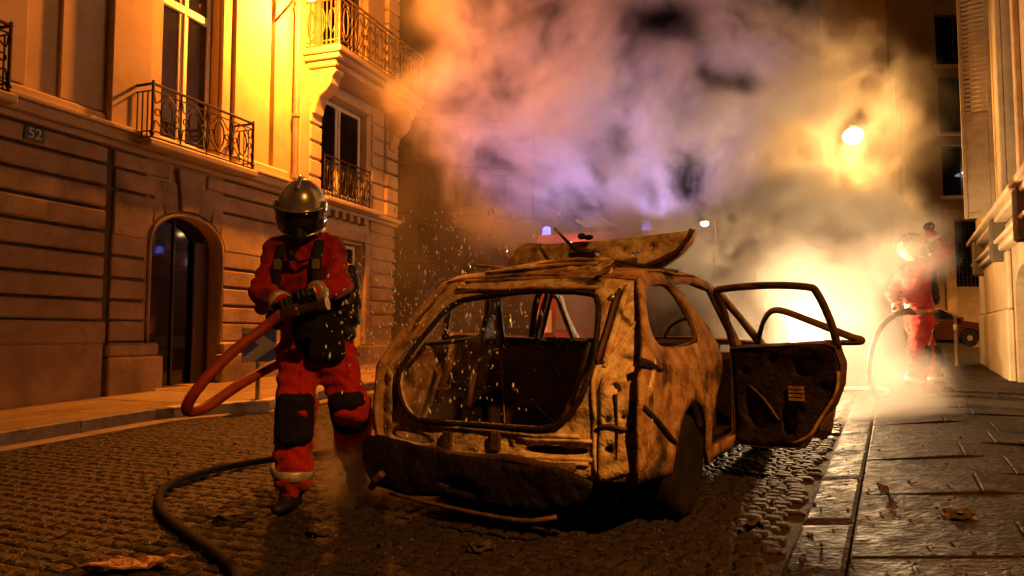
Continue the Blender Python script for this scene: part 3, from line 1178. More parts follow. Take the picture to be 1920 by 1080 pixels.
FW = [(1.58, 3.0, 11.45, 13.45), (1.62, 3.1, 8.85, 11.0), (1.65, 3.15, 6.4, 8.35)]
mb = sheet([(-.1, .4), (9, .4), (9, 20), (-.1, 20)], [far_open(*q) for q in FW] + [far_open(2.0, 3.35, 1.0, 5.45)], .9, lambda a, b: (a, 0, b))
mb.build("wall", mat("drab_render", (.27, .20, .12), (.20, .145, .085), scale=1.5, rough=.9, bump=.2), far, solid=.3)
MB().box(-.1, .2, .31, 8, .4, 20).build("side_wall", STONE2, far)
for (x0, x1, z0, z1) in FW:
    f = MB().box(x0 + .003, x0 + .07, .12, .18, z0, z1).box(x1 - .07, x1 - .003, .12, .18, z0, z1).box(x0 + .072, x1 - .072, .12, .18, z1 - .07, z1).box(x0 + .072, x1 - .072, .12, .18, z0, z0 + .07).box((x0 + x1) / 2 - .03, (x0 + x1) / 2 + .03, .125, .18, z0 + .075, z1 - .075).build("window", WOOD_DK, far)
    MB().box(x0 + .06, x1 - .06, .145, .15, z0 + .06, z1 - .06).build("pane", GLASS_D, f)
    MB().box(x0 - .12, x1 + .12, -.14, -.003, z0 - .14, z0 - .01).build("sill", STONE2, far, bevel=.02)
MB().box(1.6, 1.98, -.12, -.003, .9, 5.9).build("door_surround", STONE, far, bevel=.03)
MB().box(3.37, 3.75, -.12, -.003, .9, 5.9).build("door_surround", STONE, far, bevel=.03)
MB().box(1.98, 3.37, -.12, -.003, 5.48, 5.9).build("door_surround", STONE, far, bevel=.03)
dr = MB().box(2.02, 3.33, .16, .2, 1.0, 3.0).build("door", mat("door_panel_tan", (.34, .26, .16), (.26, .19, .12), scale=4, rough=.5), far)
m_ = MB()
for i in range(10):
    m_.tube([(2.05 + i * .14, .14, 3.0), (2.05 + i * .14, .14, 5.45)], .018, 5)
for j in range(9):
    z = 3.15 + j * .28
    for i in range(9):
        cx = 2.12 + i * .14
        m_.tube([(cx + .06 * math.cos(a), .14, z + .1 * math.sin(a)) for a in [2 * math.pi * q / 8 for q in range(8)]], .012, 4, closed=True)
m_.build("grille", IRON, dr)
MB().box(2.02, 3.33, .22, .23, 3.0, 5.45).build("pane", GLASS_D, dr)
lampc = tag(MB().lathe([(.05, .12), (.26, .04), (.30, 0), (.02, -.05)], 14, Matrix.Translation((17.2, 27.65, 7.28))).build("ceiling_lamp", emis("white_lamp", (1, .93, .8), 5)),
            "small lit white ceiling lamp seen in the lowest stacked window", "lamp")

# dim block that closes the street behind the smoke
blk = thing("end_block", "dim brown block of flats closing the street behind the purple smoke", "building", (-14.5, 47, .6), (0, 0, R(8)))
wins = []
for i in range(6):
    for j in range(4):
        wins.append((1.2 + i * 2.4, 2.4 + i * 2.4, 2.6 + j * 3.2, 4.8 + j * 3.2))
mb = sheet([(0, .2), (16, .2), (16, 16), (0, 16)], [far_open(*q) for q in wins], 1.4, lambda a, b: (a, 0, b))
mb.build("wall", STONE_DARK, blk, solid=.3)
for q in wins:
    f = MB().box(q[0], q[0] + .08, .1, .16, q[2], q[3]).box(q[1] - .08, q[1], .1, .16, q[2], q[3]).box((q[0] + q[1]) / 2 - .04, (q[0] + q[1]) / 2 + .04, .1, .16, q[2], q[3]).build("window", WOOD_DK, blk)
    MB().box(q[0] + .02, q[1] - .02, .17, .18, q[2], q[3]).build("pane", GLASS_D, f)
for j in range(5):
    MB().box(-.1, 16.1, -.2, -.003, 2.0 + j * 3.2, 2.25 + j * 3.2).build("string_course", STONE_DARK, blk, bevel=.03)


# ------------------------------------------------------------------ street lamps
def street_lamp(loc, h, reach, ang, label, power, color, bulb, rad=.12, glow=60, cut=None, light=None, globe=False):
    t = thing("street_lamp", label, "street lamp", loc, (0, 0, ang), "street lamps")
    MB().lathe([(.12, 0), (.12, .25), (.075, .35), (.06, 1.2), (.045, h)], 12).build("post", IRON, t, smooth=True, auto=40)
    MB().tube(bez([(0, 0, h - .02), (reach * .3, 0, h + .22), (reach, 0, h + .28)], 6), .032, 8).build("arm", IRON, t, smooth=True)
    MB().lathe([(.03, .34), (.06, .31), (.08, .27), (.05, .25)] if globe else [(.03, .34), (.17, .28), (.23, .17), (.20, .13)], 14, Matrix.Translation((reach, 0, h))).build("hood", IRON, t, smooth=True, auto=40)
    MB().ball((reach, 0, h + .08), rad, rad, rad * .8, n=14, k=10).build("bulb", emis("bulb_" + bulb, color, glow), t, smooth=True)
    point_light("lamp_light", (reach, 0, h - .02 - rad * .5), light or SODIUM, power, rad, t, spot=cut)
    return t


SODB = (1.0, .60, .20)
street_lamp((7.12, 14.0, G * 14 + .08), 4.37, .62, R(180), "street lamp glaring through the smoke above the round sign", 1050, SODB, "globe", .19, 60, None, (1, .46, .11), True)
street_lamp((11.0, 40.0, G * 40 - .05), 6.0, .6, R(180), "distant street lamp glowing behind the raised tailgate", 1500, (1, .78, .45), "far", .22, 90)
street_lamp((4.6, -3.4, -.10), 7.4, .7, R(140), "street lamp behind the camera lighting the burnt car's rear", 6500, SODB, "sodium", .12, 60, 128, (1, .35, .055))  # assumed lamp, unseen, placed to light the burnt car from the camera side
street_lamp((17.2, 21.6, G * 21.6 - .05), 5.0, .6, R(150), "added street lamp out of view round the corner, lighting the parked hatchback", 2600, SODB, "sodium", .12, 60, 152, (1, .40, .08))  # added lamp, out of view, to brighten the hatchback and the facade behind it
# round traffic sign on its post, seen from behind
rs = thing("round_traffic_sign", "round traffic sign on a thin post under the glaring street lamp", "traffic sign", (8.08, 16.6, G * 16.6), (0, 0, R(12)))
MB().tube([(0, 0, 0), (0, 0, 4.6)], .03, 8).build("post", GALV, rs, smooth=True)
MB().lathe([(.40, -.006), (.40, .006)], 28, Matrix.Translation((-.08, -.045, 3.70)) @ Matrix.Rotation(R(90), 4, 'X')).build("disc", mat("grey_sign_back", (.46, .43, .38), (.38, .35, .31), scale=8, rough=.5), rs)
MB().tube([(-.08 + .40 * math.cos(a), -.045, 3.70 + .40 * math.sin(a)) for a in [2 * math.pi * i / 28 for i in range(28)]], .014, 6, closed=True).build("rim", GALV, rs, smooth=True)
MB().box(-.3, .14, -.036, -.02, 3.82, 3.86).build("bracket", GALV, rs)
MB().box(-.3, .14, -.036, -.02, 3.54, 3.58).build("bracket", GALV, rs)
# tall twin masts behind the far firefighter
for x, lab in ((10.42, "taller of the twin thin masts in the smoke above the far firefighter"), (10.62, "thinner of the twin masts in the smoke above the far firefighter")):
    t = thing("mast", lab, "mast", (x, 20.0, G * 20), (0, 0, 0), "twin masts")
    MB().lathe([(.09, 0), (.09, .3), (.045, .4), (.03, 7.6 if x < 10.5 else 7.0)], 10).build("pole", GALV, t, smooth=True, auto=40)
    MB().lathe([(.055, 3.0), (.055, 3.12)], 10).build("band", IRON, t)

# blue and white chevron sign on the pavement's nose
sg = thing("chevron_sign", "square blue and white chevron sign on a short steel post at the kerb", "road sign", (-3.08, 9.12, G * 9.12 + .10), (0, 0, R(38)))
MB().tube([(0, .02, 0), (0, .02, .86)], .03, 10).build("post", GALV, sg, smooth=True, auto=40)
bdz = .46
MB().box(-.205, .205, -.012, .0, bdz, bdz + .41).build("plate", WHITE_SIGN, sg, bevel=.004)
yb0, yb1 = -.0175, -.0125
MB().prism([(-.195, bdz + .06), (-.195, bdz + .35), (-.005, bdz + .205)], yb0, yb1).build("chevron_field", BLUE_SIGN, sg)
MB().prism([(-.06, bdz + .40), (.195, bdz + .40), (.195, bdz + .225)], yb0, yb1).build("chevron_field", BLUE_SIGN, sg)
MB().prism([(-.06, bdz + .01), (.195, bdz + .185), (.195, bdz + .01)], yb0, yb1).build("chevron_field", BLUE_SIGN, sg)
MB().tube([(-.205, -.006, bdz), (.205, -.006, bdz), (.205, -.006, bdz + .41), (-.205, -.006, bdz + .41)], .009, 6, closed=True).build("rim", GALV, sg)

# low white posts at the far kerb and a steel bollard by the right pier
for (x, y, lab) in ((-2.33, 11.4, "low white post at the kerb beside the striding firefighter's thigh"), (-2.62, 11.0, "low white post behind the firefighter's raised knee")):
    t = thing("kerb_post", lab, "bollard", (x, y, G * y + .1), (0, 0, 0), "white kerb posts")
    MB().lathe([(.05, 0), (.045, .05), (.03, .08), (.028, .52), (.035, .54), (.02, .58)], 10).build("shaft", WHITEP, t, smooth=True, auto=40)
    MB().lathe([(.032, .40), (.032, .46)], 10).build("band", RED_PAINT, t)
q = KK + KD * 13.2 + KN * 1.55
t = thing("steel_bollard", "slim steel bollard post beside the pale corner pier", "bollard", (q.x, q.y, G * q.y + .14))
MB().lathe([(.06, 0), (.035, .04), (.03, .95), (.04, .97), (.03, 1.02)], 10).build("shaft", GALV, t, smooth=True, auto=40)
MB().lathe([(.034, .70), (.034, .80)], 10).build("band", WHITEP, t)
q = KK + KD * 16.5 + KN * 1.3
t = thing("pedestrian_signal", "red pedestrian signal post in front of the grilled doorway", "traffic light", (q.x, q.y, G * q.y + .1), (0, 0, R(-20)))
MB().tube([(0, 0, 0), (0, 0, 2.7)], .05, 10).build("post", IRON, t, smooth=True)
MB().box(-.11, .11, -.16, -.052, 1.95, 2.55).build("housing", IRON, t, bevel=.02)
MB().lathe([(.07, 0), (.06, .02)], 12, Matrix.Translation((0, -.165, 2.38)) @ Matrix.Rotation(R(90), 4, 'X')).build("red_lens", emis("red_signal", (1, .12, .05), 6), t)
MB().lathe([(.07, 0), (.06, .02)], 12, Matrix.Translation((0, -.165, 2.12)) @ Matrix.Rotation(R(90), 4, 'X')).build("green_lens", mat("dark_green_lens", (.01, .03, .02), rough=.2), t)

# ------------------------------------------------------------------ the burnt-out car
CA = R(30)
CL = Vector((-.103, 4.035, G * 4.035))
car = thing("burnt_car", "burnt out rusty hatchback shell with its tailgate and doors standing open", "car", CL)
up = Vector((0, -G, 1)).normalized()
car.rotation_mode = 'QUATERNION'
car.rotation_quaternion = Vector((0, 0, 1)).rotation_difference(up) @ Matrix.Rotation(-CA, 4, 'Z').to_quaternion()


def halfw(y, z):
    w = .85
    if z > .86:
        w -= (z - .86) * .30 + (z - .86) ** 2 * .22
    if z < .5:
        w -= (.5 - z) * .12
    if y < .35:
        w -= (.35 - y) ** 2 * .22
    if y > 3.1:
        w -= (y - 3.1) ** 2 * .22
    for c in (.78, 3.2):
        d = math.hypot(y - c, z - .31)
        w += .018 * math.exp(-((d - .38) / .06) ** 2)
    return w


def crumple(x, y, z, a=.008):
    d = mnoise.noise_vector(Vector((x, y, z)) * 3.1) * a + mnoise.noise_vector(Vector((x, y, z)) * 9) * a * .4
    return (x + d.x, y + d.y, z + d.z)


TOPZ = [(.46, 1.34), (.62, 1.395), (1.0, 1.425), (1.5, 1.42), (1.95, 1.37)]
SIDE = ([(.03, .33), (.44, .30)] + arc(.78, .31, .34, 178, 2, 12) + [(1.16, .22), (2.82, .22)] + arc(3.2, .31, .34, 178, 2, 12)
        + [(3.6, .25), (3.93, .28), (3.97, .5), (3.9, .70), (3.5, .83), (2.85, .92), (2.45, 1.14), (2.2, 1.29), (1.95, 1.37), (1.5, 1.42), (1.0, 1.425), (.62, 1.395), (.46, 1.34), (.30, 1.17), (.13, .97), (.02, .84), (0, .6)])
QW = smooth_poly([(.27, .99), (.32, 1.15), (.50, 1.29), (.82, 1.335), (1.02, 1.31), (1.17, 1.00), (.9, .965), (.5, .955)])
RDA = [(1.10, 1.325), (1.44, .96), (1.45, .80), (1.31, .62), (1.22, .42), (1.24, .31), (1.95, .31), (1.97, .95), (1.88, 1.315), (1.5, 1.355)]
FDA = [(2.05, .31), (2.07, .95), (1.96, 1.31), (2.13, 1.265), (2.40, 1.11), (2.70, .92), (2.74, .8), (2.74, .36)]
FLAP = arc(.32, .83, .05, 0, 340, 10, .075)
for sx in (1, -1):
    holes = [QW, RDA, FDA] + ([FLAP] if sx > 0 else [])
    mb = sheet(SIDE, holes, .075, lambda a, b: crumple(sx * halfw(a, b), a, b), flip=(sx < 0))
    o = mb.build("body_side", RUST, car, smooth=True, solid=.028, auto=40)
    # door shut faces and window flanges
    for hole, rr in ((QW, .012), (RDA, .014), (FDA, .014)):
        MB().tube([(sx * (halfw(a, b) - .03), a, b) for a, b in hole], rr, 6, closed=True).build("flange", RUSTD, car, smooth=True)
MB().tube([(halfw(.32, .83) - .028 + .0 * a, .32 + .052 * math.cos(a), .83 + .077 * math.sin(a)) for a in [2 * math.pi * i / 14 for i in range(14)]], .008, 5, closed=True).build("filler_rim", RUSTD, car, smooth=True)


def rear_y(x, z):
    return max(0, (z - .80) * .84) + .12 * (abs(x) / .85) ** 4


OPEN = [(-.423, 1.248), (-.003, 1.285), (.381, 1.273), (.468, 1.229), (.515, 1.054), (.552, .876), (.524, .746), (.44, .623), (.374, .57), (.077, .551), (-.47, .533), (-.597, .585), (-.668, .716), (-.67, .852), (-.615, 1.021), (-.515, 1.182)]
OPEN = smooth_poly(OPEN, 1)
SLOTR = smooth_poly([(.19, .425), (.54, .44), (.55, .49), (.19, .475)], 2)
SLOTL = smooth_poly([(-.74, .42), (-.42, .40), (-.42, .455), (-.74, .465)], 2)
DOTS = [arc(x, z, r, 0, 330, 9) for x, z, r in ((.69, .80, .022), (.643, .487, .02), (.79, .507, .018), (.636, .645, .014), (.735, .66, .012), (.02, .50, .016), (-.30, .48, .014), (.10, .455, .012))]
ROUT = [(-.80, .31), (.0, .33), (.80, .31), (.848, .6), (.845, .88), (.745, 1.12), (.63, 1.335), (.3, 1.375), (-.3, 1.375), (-.63, 1.335), (-.78, 1.12), (-.86, .88), (-.85, .6)]
mb = sheet(ROUT, [OPEN, SLOTR, SLOTL] + DOTS, .06, lambda a, b: crumple(a, rear_y(a, b), b, .012))
mb.build("rear_panel", ASH, car, smooth=True, solid=.03, auto=40)
MB().tube([crumple(a, rear_y(a, b) - .012, b, .012) for a, b in OPEN], .016, 6, closed=True).build("tailgate_seal", SOOT, car, smooth=True)
# ribs and brackets pressed into the rear panel
for (x0, z0, x1, z1, r) in ((-.45, .515, .50, .535, .012), (.16, .505, .57, .515, .010), (.16, .41, .57, .425, .012), (-.30, .38, .55, .405, .014), (.585, .36, .565, .88, .012), (.60, .88, .70, 1.12, .012), (.82, .35, .835, .86, .010)):
    n_ = 8
    MB().tube([crumple(x0 + (x1 - x0) * i / n_, rear_y(x0 + (x1 - x0) * i / n_, z0 + (z1 - z0) * i / n_) - .006, z0 + (z1 - z0) * i / n_, .012) for i in range(n_ + 1)], r, 6).build("pressed_rib", ASH, car, smooth=True)
for x, z in ((.03, .475), (-.28, .455)):
    MB().box(x - .03, x + .03, -.03, -.008, z - .05, z + .05).build("latch_plate", RUSTD, car, bevel=.006)
# the lamp plates at the two corners
PLR = [(.60, .315), (.835, .40), (.845, .875), (.735, .885), (.70, .83), (.615, .84)]
mb = sheet(PLR, [arc(.69, .79, .026, 0, 330, 10), arc(.655, .487, .022, 0, 330, 10), arc(.77, .51, .016, 0, 330, 10), arc(.72, .655, .01, 0, 330, 8), arc(.645, .63, .012, 0, 330, 8)], .045,
           lambda a, b: crumple(a, rear_y(a, b) - .022, b, .014))
lpz = mb.build("lamp_plate", ASH, car, smooth=True, solid=.006, auto=35)
MB().tube([crumple(.77 + .030 * math.cos(a), rear_y(.77, .51) - .03, .51 + .030 * math.sin(a), .012) for a in [2 * math.pi * i / 16 for i in range(16)]], .006, 6, closed=True).build("bulb_ring", RUST, lpz, smooth=True)
MB().tube([crumple(.69, rear_y(.69, z) - .024, z, .014) for z in (.76, .70, .64, .58, .50, .44)], [.012, .008, .006, .008, .005, .003], 6).build("scorched_slit", SOOT, lpz, smooth=True)
MB().tube([crumple(x, rear_y(x, .60) - .03, .60 + .01 * math.sin(x * 40), .014) for x in (.60, .66, .72, .80)], .010, 6).build("bracket_bar", RUSTD, lpz, smooth=True)
PLL = [(-.84, .47), (-.72, .49), (-.72, .80), (-.84, .86)]
mb = sheet(PLL, [arc(-.78, .74, .022, 0, 330, 10), arc(-.79, .58, .016, 0, 330, 10)], .045, lambda a, b: crumple(a, rear_y(a, b) - .02, b, .014))
mb.build("lamp_plate", ASH, car, smooth=True, solid=.006, auto=35)
# bent trim strips hanging on the flank
MB().tube([(.815, .02, .915), (.842, .12, .895), (.853, .26, .86)], [.022, .018, .006], 6, flat=(1.2, .3)).build("hanging_strip", SOOT, car, smooth=True)
MB().tube([(.835, .03, .70), (.852, .16, .63), (.866, .32, .53), (.868, .42, .47)], .011, 6, flat=(1.2, .4)).build("hanging_strip", SOOT, car, smooth=True)
MB().tube([crumple(.565, rear_y(.565, z) - .02, z, .01) for z in (.90, 1.0, 1.1, 1.2, 1.28)], .022, 6, flat=(1, .6)).build("gutter_channel", RUSTD, car, smooth=True)
MB().tube([crumple(.60, rear_y(.60, z) - .012, z, .01) for z in (.90, 1.0, 1.1, 1.2, 1.30)], .020, 6).build("pillar_edge", ASH, car, smooth=True)
MB().ball((.53, .38, 1.235), .022, n=10, k=8).build("hinge_bolt", GALV, car, smooth=True)

# charred bumper
BUMP = [(-.87, .30), (-.86, .43), (-.76, .445), (-.60, .43), (-.45, .415), (-.3, .395), (-.1, .385), (.1, .375), (.28, .37), (.42, .385), (.52, .36), (.60, .33), (.585, .27), (.52, .20), (.3, .15), (.05, .13), (-.25, .15), (-.55, .12), (-.80, .16), (-.86, .22)]


def bump_y(a, b):
    t = (b - .29) / .16
    return -.055 + .03 * t * t + .20 * max(0, abs(a + .1) - .55) ** 1.6 + .016 * mnoise.noise(Vector((a * 5, b * 7, 1.3))) + .02 * mnoise.noise(Vector((a * 15, b * 19, 4.3)))


mb = sheet(BUMP, [smooth_poly([(-.35, .20), (-.05, .18), (-.02, .24), (-.30, .26)], 1)], .035, lambda a, b: (a, bump_y(a, b), b))
bu = mb.build("bumper", CHAR, car, smooth=True, solid=.02)
MB().tube([(x, bump_y(x, .375) + .02, .385 + .01 * math.sin(x * 13)) for x in [-.6 + .1 * i for i in range(12)]], .02, 7, flat=(1.2, .6)).build("impact_bar", RUSTD, bu, smooth=True)
MB().tube(bez([(-.62, -.09, .14), (-.1, -.13, .12), (.25, -.12, .115), (.42, -.08, .145)], 5), .012, 6).build("exhaust_tail", RUSTD, car, smooth=True)
MB().tube(bez([(-.78, -.06, .15), (-.72, -.10, .20), (-.66, -.11, .25)], 5), .022, 8).build("towing_stub", RUSTD, car, smooth=True)
# roof, bonnet, floor, interior
def topz(y):
    for (a, za), (b, zb) in zip(TOPZ, TOPZ[1:]):
        if y <= b:
            return za + (zb - za) * (y - a) / (b - a)
    return TOPZ[-1][1]


mb = sheet([(-.63, .47), (.63, .47), (.64, 1.2), (.62, 1.93), (-.62, 1.93), (-.64, 1.2)], [], .11, lambda a, b: crumple(a, b, topz(b) + .035 * (1 - (a / .64) ** 2) - .02 * math.exp(-((b - 1.2) / .3) ** 2), .012))
mb.build("roof", RUST, car, smooth=True, solid=.012)
mb = sheet([(-.76, 2.86), (.76, 2.86), (.72, 3.5), (.62, 3.9), (-.62, 3.9), (-.72, 3.5)], [], .14, lambda a, b: crumple(a, b, .925 - .05 * (b - 2.85) - .06 * max(0, b - 3.3) ** 2 * 2 + .03 * (1 - (a / .76) ** 2), .014))
mb.build("bonnet", RUST, car, smooth=True, solid=.014)
mb = sheet([(-.78, .30), (.78, .30), (.80, .72), (-.80, .72)], [], .15, lambda a, b: crumple(a, 3.93 - .06 * (a / .8) ** 2, b, .012))
mb.build("front_panel", RUST, car, smooth=True, solid=.02, auto=40)
MB().box(-.72, .72, .12, 3.8, .27, .315).build("floor_pan", SOOT, car)
MB().box(-.74, .74, 2.5, 2.72, .27, .84).build("bulkhead", SOOT, car, bevel=.05)
for x in (-.45, .45):
    mbw = MB().box(-.27, .27, -.05, .05, 0, .66)
    o = mbw.build("front_seat_frame", SOOT, car, bevel=.04)
    o.location = (x, 1.75, .32)
    o.rotation_euler = (R(-14), 0, 0)
mb = sheet([(-.60, .30), (.60, .30), (.60, .915), (.3, .935), (-.3, .93), (-.60, .91)], [], .12, lambda a, b: crumple(a, .86 + (b - .3) * .16, b, .02))
seat = mb.build("rear_seat_frame", RUSTD, car, smooth=True, solid=.05)
for x in (-.34, -.26, -.12, -.07, .0, .06, .12, .16, .45):
    r_ = random.uniform(.02, .035)
    MB().tube([(x + r_ * math.cos(a), .96, .95 + r_ * 1.1 * math.sin(a)) for a in [2 * math.pi * i / 10 for i in range(10)]], .006, 5, closed=True).build("seat_spring", IRON, seat, smooth=True)
for (x0, z0, x1, z1) in ((-.5, .85, -.42, .40), (-.1, .8, .25, .50), (-.35, .62, .1, .36), (.05, .72, .4, .42)):
    MB().tube([(x0, .93, z0), (x1, .84, z1)], .005, 5).build("seat_wire", RUST, seat)
MB().tube([(.24, .72, .97), (.36, .22, .66)], .013, 6).build("loose_rod", RUST, car, smooth=True)
MB().tube([(-.62, .35, .60), (-.58, .42, .82), (-.60, .5, .95)], .03, 6, flat=(1, .5)).build("inner_pillar", RUSTD, car, smooth=True)
MB().tube([(-.42, .40, .58), (-.44, .5, .78)], .02, 6).build("inner_bracket", RUSTD, car, smooth=True)
MB().tube([(.36 + .19 * math.cos(a), 2.3 + .06 * math.sin(a), .93 + .18 * math.sin(a)) for a in [2 * math.pi * i / 20 for i in range(20)]], .014, 6, closed=True).build("steering_wheel", SOOT, car, smooth=True)
# wheels
for (x, y) in ((.735, .78), (-.735, .78), (.735, 3.2), (-.735, 3.2)):
    M_ = Matrix.Translation((x, y, .285)) @ Matrix.Rotation(R(90), 4, 'Y')
    wz = .095
    tyre = MB().lathe([(.19, -wz), (.245, -wz * 1.05), (.282, -wz * .8), (.288, -.03), (.288, .03), (.282, wz * .8), (.245, wz * 1.05), (.19, wz)], 26, M_)
    noise_fix(tyre, .012, 7, x)
    wh = tyre.build("wheel", RUBBER, car, smooth=True)
    MB().lathe([(.05, .02), (.13, .045), (.16, .02), (.18, .06), (.198, .088), (.202, .07), (.17, -.02)], 24, M_ if x > 0 else M_ @ Matrix.Rotation(R(180), 4, 'X')).build("rim", RUSTD, wh, smooth=True, auto=35)
    for i in range(5):
        a = 2 * math.pi * i / 5
        MB().ball(M_ @ Vector((.085 * math.cos(a), .085 * math.sin(a), .05 if x > 0 else -.05)), .012, n=6, k=4).build("wheel_bolt", RUST, wh)
# inner arches
for sx in (1, -1):
    for yc in (.78, 3.2):
        mbx = MB()
        pts = arc(yc, .31, .33, 180, 0, 12)
        for i in range(12):
            (a0, b0), (a1, b1) = pts[i], pts[i + 1]
            mbx.add([(sx * .80, a0, b0), (sx * .80, a1, b1), (sx * .50, a1, b1), (sx * .50, a0, b0)], [(0, 1, 2, 3)])
        mbx.build("wheel_arch", SOOT, car, solid=.01)

# doors: profile in (d, z), d measured from the hinge edge back to the latch edge
RDP = smooth_poly([(.02, .30), (.02, .97), (.72, .99), (.73, .80), (.69, .62), (.58, .46), (.50, .34), (.42, .29)], 2)
RDP = [(.01, .30), (.0, .60), (.0, .965), (.66, .995), (.72, .97), (.745, .85), (.73, .72), (.67, .58), (.56, .46), (.51, .36), (.46, .285), (.2, .27), (.05, .275)]
RDF = [(.02, .93), (.0, 1.20), (-.02, 1.335), (.04, 1.362), (.34, 1.372), (.60, 1.345), (.655, 1.30), (.70, 1.12), (.72, .95)]
FDP = [(.0, .30), (.0, .88), (.08, .93), (.70, .96), (.76, .93), (.77, .60), (.75, .34), (.70, .28), (.2, .27)]


def car_door(sx, hinge_y, prof, frame, ang, name, sag=0.0, inner=SOOT, drop=0.0, holes=True):
    d = bpy.data.objects.new(name, None)
    COL.objects.link(d)
    d.parent = car
    d.location = (sx * .84, hinge_y, -drop)
    # local: +x along the door from hinge to latch, +y to the outside of the car when shut, z up
    base = Matrix(((0, 1, 0), (-1, 0, 0), (0, 0, 1)))
    m3 = Matrix.Rotation(sx * ang, 3, 'Z') @ base
    d.rotation_euler = (m3 @ Matrix.Rotation(sag, 3, 'Y')).to_euler()

    def yo(z):
        return (-.0 if z < .86 else -((z - .86) * .30 + (z - .86) ** 2 * .22)) - (.5 - z) * .12 * (z < .5)
    mb = sheet(prof, [], .07, lambda a, b: crumple(a, yo(b), b, .01))
    skin = mb.build("outer_skin", RUST, d, smooth=True, solid=.01, auto=40)
    hs = [smooth_poly([(.10, .44), (.26, .40), (.20, .62), (.09, .66)], 1), smooth_poly([(.36, .36), (.46, .42), (.44, .60), (.34, .58)], 1), smooth_poly([(.45, .74), (.60, .78), (.62, .88), (.42, .86)], 1), arc(.10, .80, .018, 0, 330, 8), arc(.62, .70, .014, 0, 330, 8), arc(.28, .86, .015, 0, 330, 8)] if holes else []
    mb = sheet([(q[0] * .97 + .01, .62 + (q[1] - .62) * .95) for q in prof], hs, .06, lambda a, b: crumple(a, yo(b) - .095 - .012 * math.sin(a * 9) * math.sin(b * 11), b, .016))
    pan = mb.build("inner_panel", inner, d, smooth=True, solid=.008, auto=40)
    # closing edge between the two skins
    mbx = MB()
    k = len(prof)
    for i in range(k):
        (a0, b0), (a1, b1) = prof[i], prof[(i + 1) % k]
        mbx.add([(a0, yo(b0), b0), (a1, yo(b1), b1), (a1 * .97 + .01, yo(b1) - .095, .62 + (b1 - .62) * .95), (a0 * .97 + .01, yo(b0) - .095, .62 + (b0 - .62) * .95)], [(0, 1, 2, 3)])
    mbx.build("door_edge", RUSTD, d, solid=.004)
    MB().tube(bez([crumple(a, yo(b) - .045, b, .006) for a, b in frame], 5), .024, 7, flat=(1.1, .8)).build("window_frame", RUSTD, d, smooth=True)
    if holes:
        MB().tube(bez([(.13, yo(.75) - .11, .70), (.24, -.12, .60), (.33, -.12, .47)], 4), .010, 6).build("brace", RUSTD, pan, smooth=True)
        for k in range(4):
            MB().box(.40, .50, -.118, -.104, .605 + k * .026, .622 + k * .026).build("speaker_slat", RUST, pan)
        MB().tube(bez([(.72, -.10, .80), (.70, -.115, .66), (.60, -.12, .50), (.52, -.12, .38), (.40, -.11, .32)], 4), .012, 6).build("edge_bead", RUST, pan, smooth=True)
        MB().tube([(.04, -.10, .93), (.3, -.11, .945), (.68, -.105, .965)], .014, 6).build("sill_bead", RUSTD, pan, smooth=True)
    if sx < 0:
        for ch in d.children:
            ch.data.transform(Matrix.Diagonal((1, -1, 1, 1)))
            ch.data.flip_normals()
    return d


o = car_door(1, 1.99, RDP, RDF, R(80), "rear_door", R(-2.0), SOOT, .045)
o["label"] = "blackened rear door swung wide open"
FDF = [(.02, .88), (.10, 1.02), (.26, 1.16), (.42, 1.20), (.74, 1.10), (1.02, 1.005), (1.10, .985), (1.06, .965), (.78, .965)]
o = car_door(1, 2.78, FDP, FDF, R(50), "front_door", R(-1.0), SOOT, .03, False)
o["label"] = "front door with its window frame bent outwards"
o = car_door(-1, 1.99, RDP, RDF, R(52), "rear_door", R(0), RUSTD, .0, False)

# the tailgate thrown up and over the roof
tg = bpy.data.objects.new("tailgate", None)
COL.objects.link(tg)
tg.parent = car
tg["label"] = "rusted tailgate flung up over the roof"
UF = [(-.53, 1.29), (.46, 1.285), (.46, 1.40), (.40, 1.475), (-.05, 1.47), (-.40, 1.41), (-.50, 1.345)]
mb = sheet(UF, [smooth_poly([(-.30, 1.385), (.20, 1.42), (.18, 1.432), (-.30, 1.397)], 1), arc(.36, 1.335, .02, 0, 330, 9, .012)], .05, lambda a, b: crumple(a, .40 + (b - 1.29) * 1.35 + .02 * math.sin(b * 60), b, .010))
mb.build("window_header", ASH, tg, smooth=True, solid=.018, auto=40)
for (x0, x1, z0, z1) in ((-.47, .40, 1.345, 1.36), (-.38, .36, 1.40, 1.44), (-.48, .44, 1.30, 1.295)):
    MB().tube([crumple(x0 + (x1 - x0) * i / 10, .395 + ((z0 + (z1 - z0) * i / 10) - 1.29) * 1.35 - .012, z0 + (z1 - z0) * i / 10, .012) for i in range(11)], .011, 6).build("pressed_rib", RUST, tg, smooth=True)
LPN = [(-.44, 1.635), (.10, 1.625), (.45, 1.635), (.79, 1.66), (.76, 1.58), (.70, 1.515), (.58, 1.45), (.44, 1.425), (.22, 1.44), (-.10, 1.44), (-.45, 1.40), (-.56, 1.42), (-.50, 1.53)]
mb = sheet(LPN, [smooth_poly([(-.02, 1.515), (.15, 1.515), (.17, 1.55), (.0, 1.565)], 1), [(.36, 1.50), (.43, 1.505), (.45, 1.54), (.39, 1.535)], arc(.50, 1.565, .014, 0, 330, 8), arc(.33, 1.55, .008, 0, 330, 8), arc(-.30, 1.50, .012, 0, 330, 8)], .05,
           lambda a, b: crumple(a, 1.02 + .10 * (b - 1.4) * 3 - .10 * max(0, a - .5) - .015 * math.sin(a * 9 + b * 20), b, .014))
mb.build("lower_panel", ASH, tg, smooth=True, solid=.05, auto=40)
mb = sheet([(-.52, .62), (.42, .60), (.44, 1.02), (-.50, 1.02)], [], .09, lambda a, b: crumple(a, b, 1.455 + .02 * math.sin(a * 7), .012))
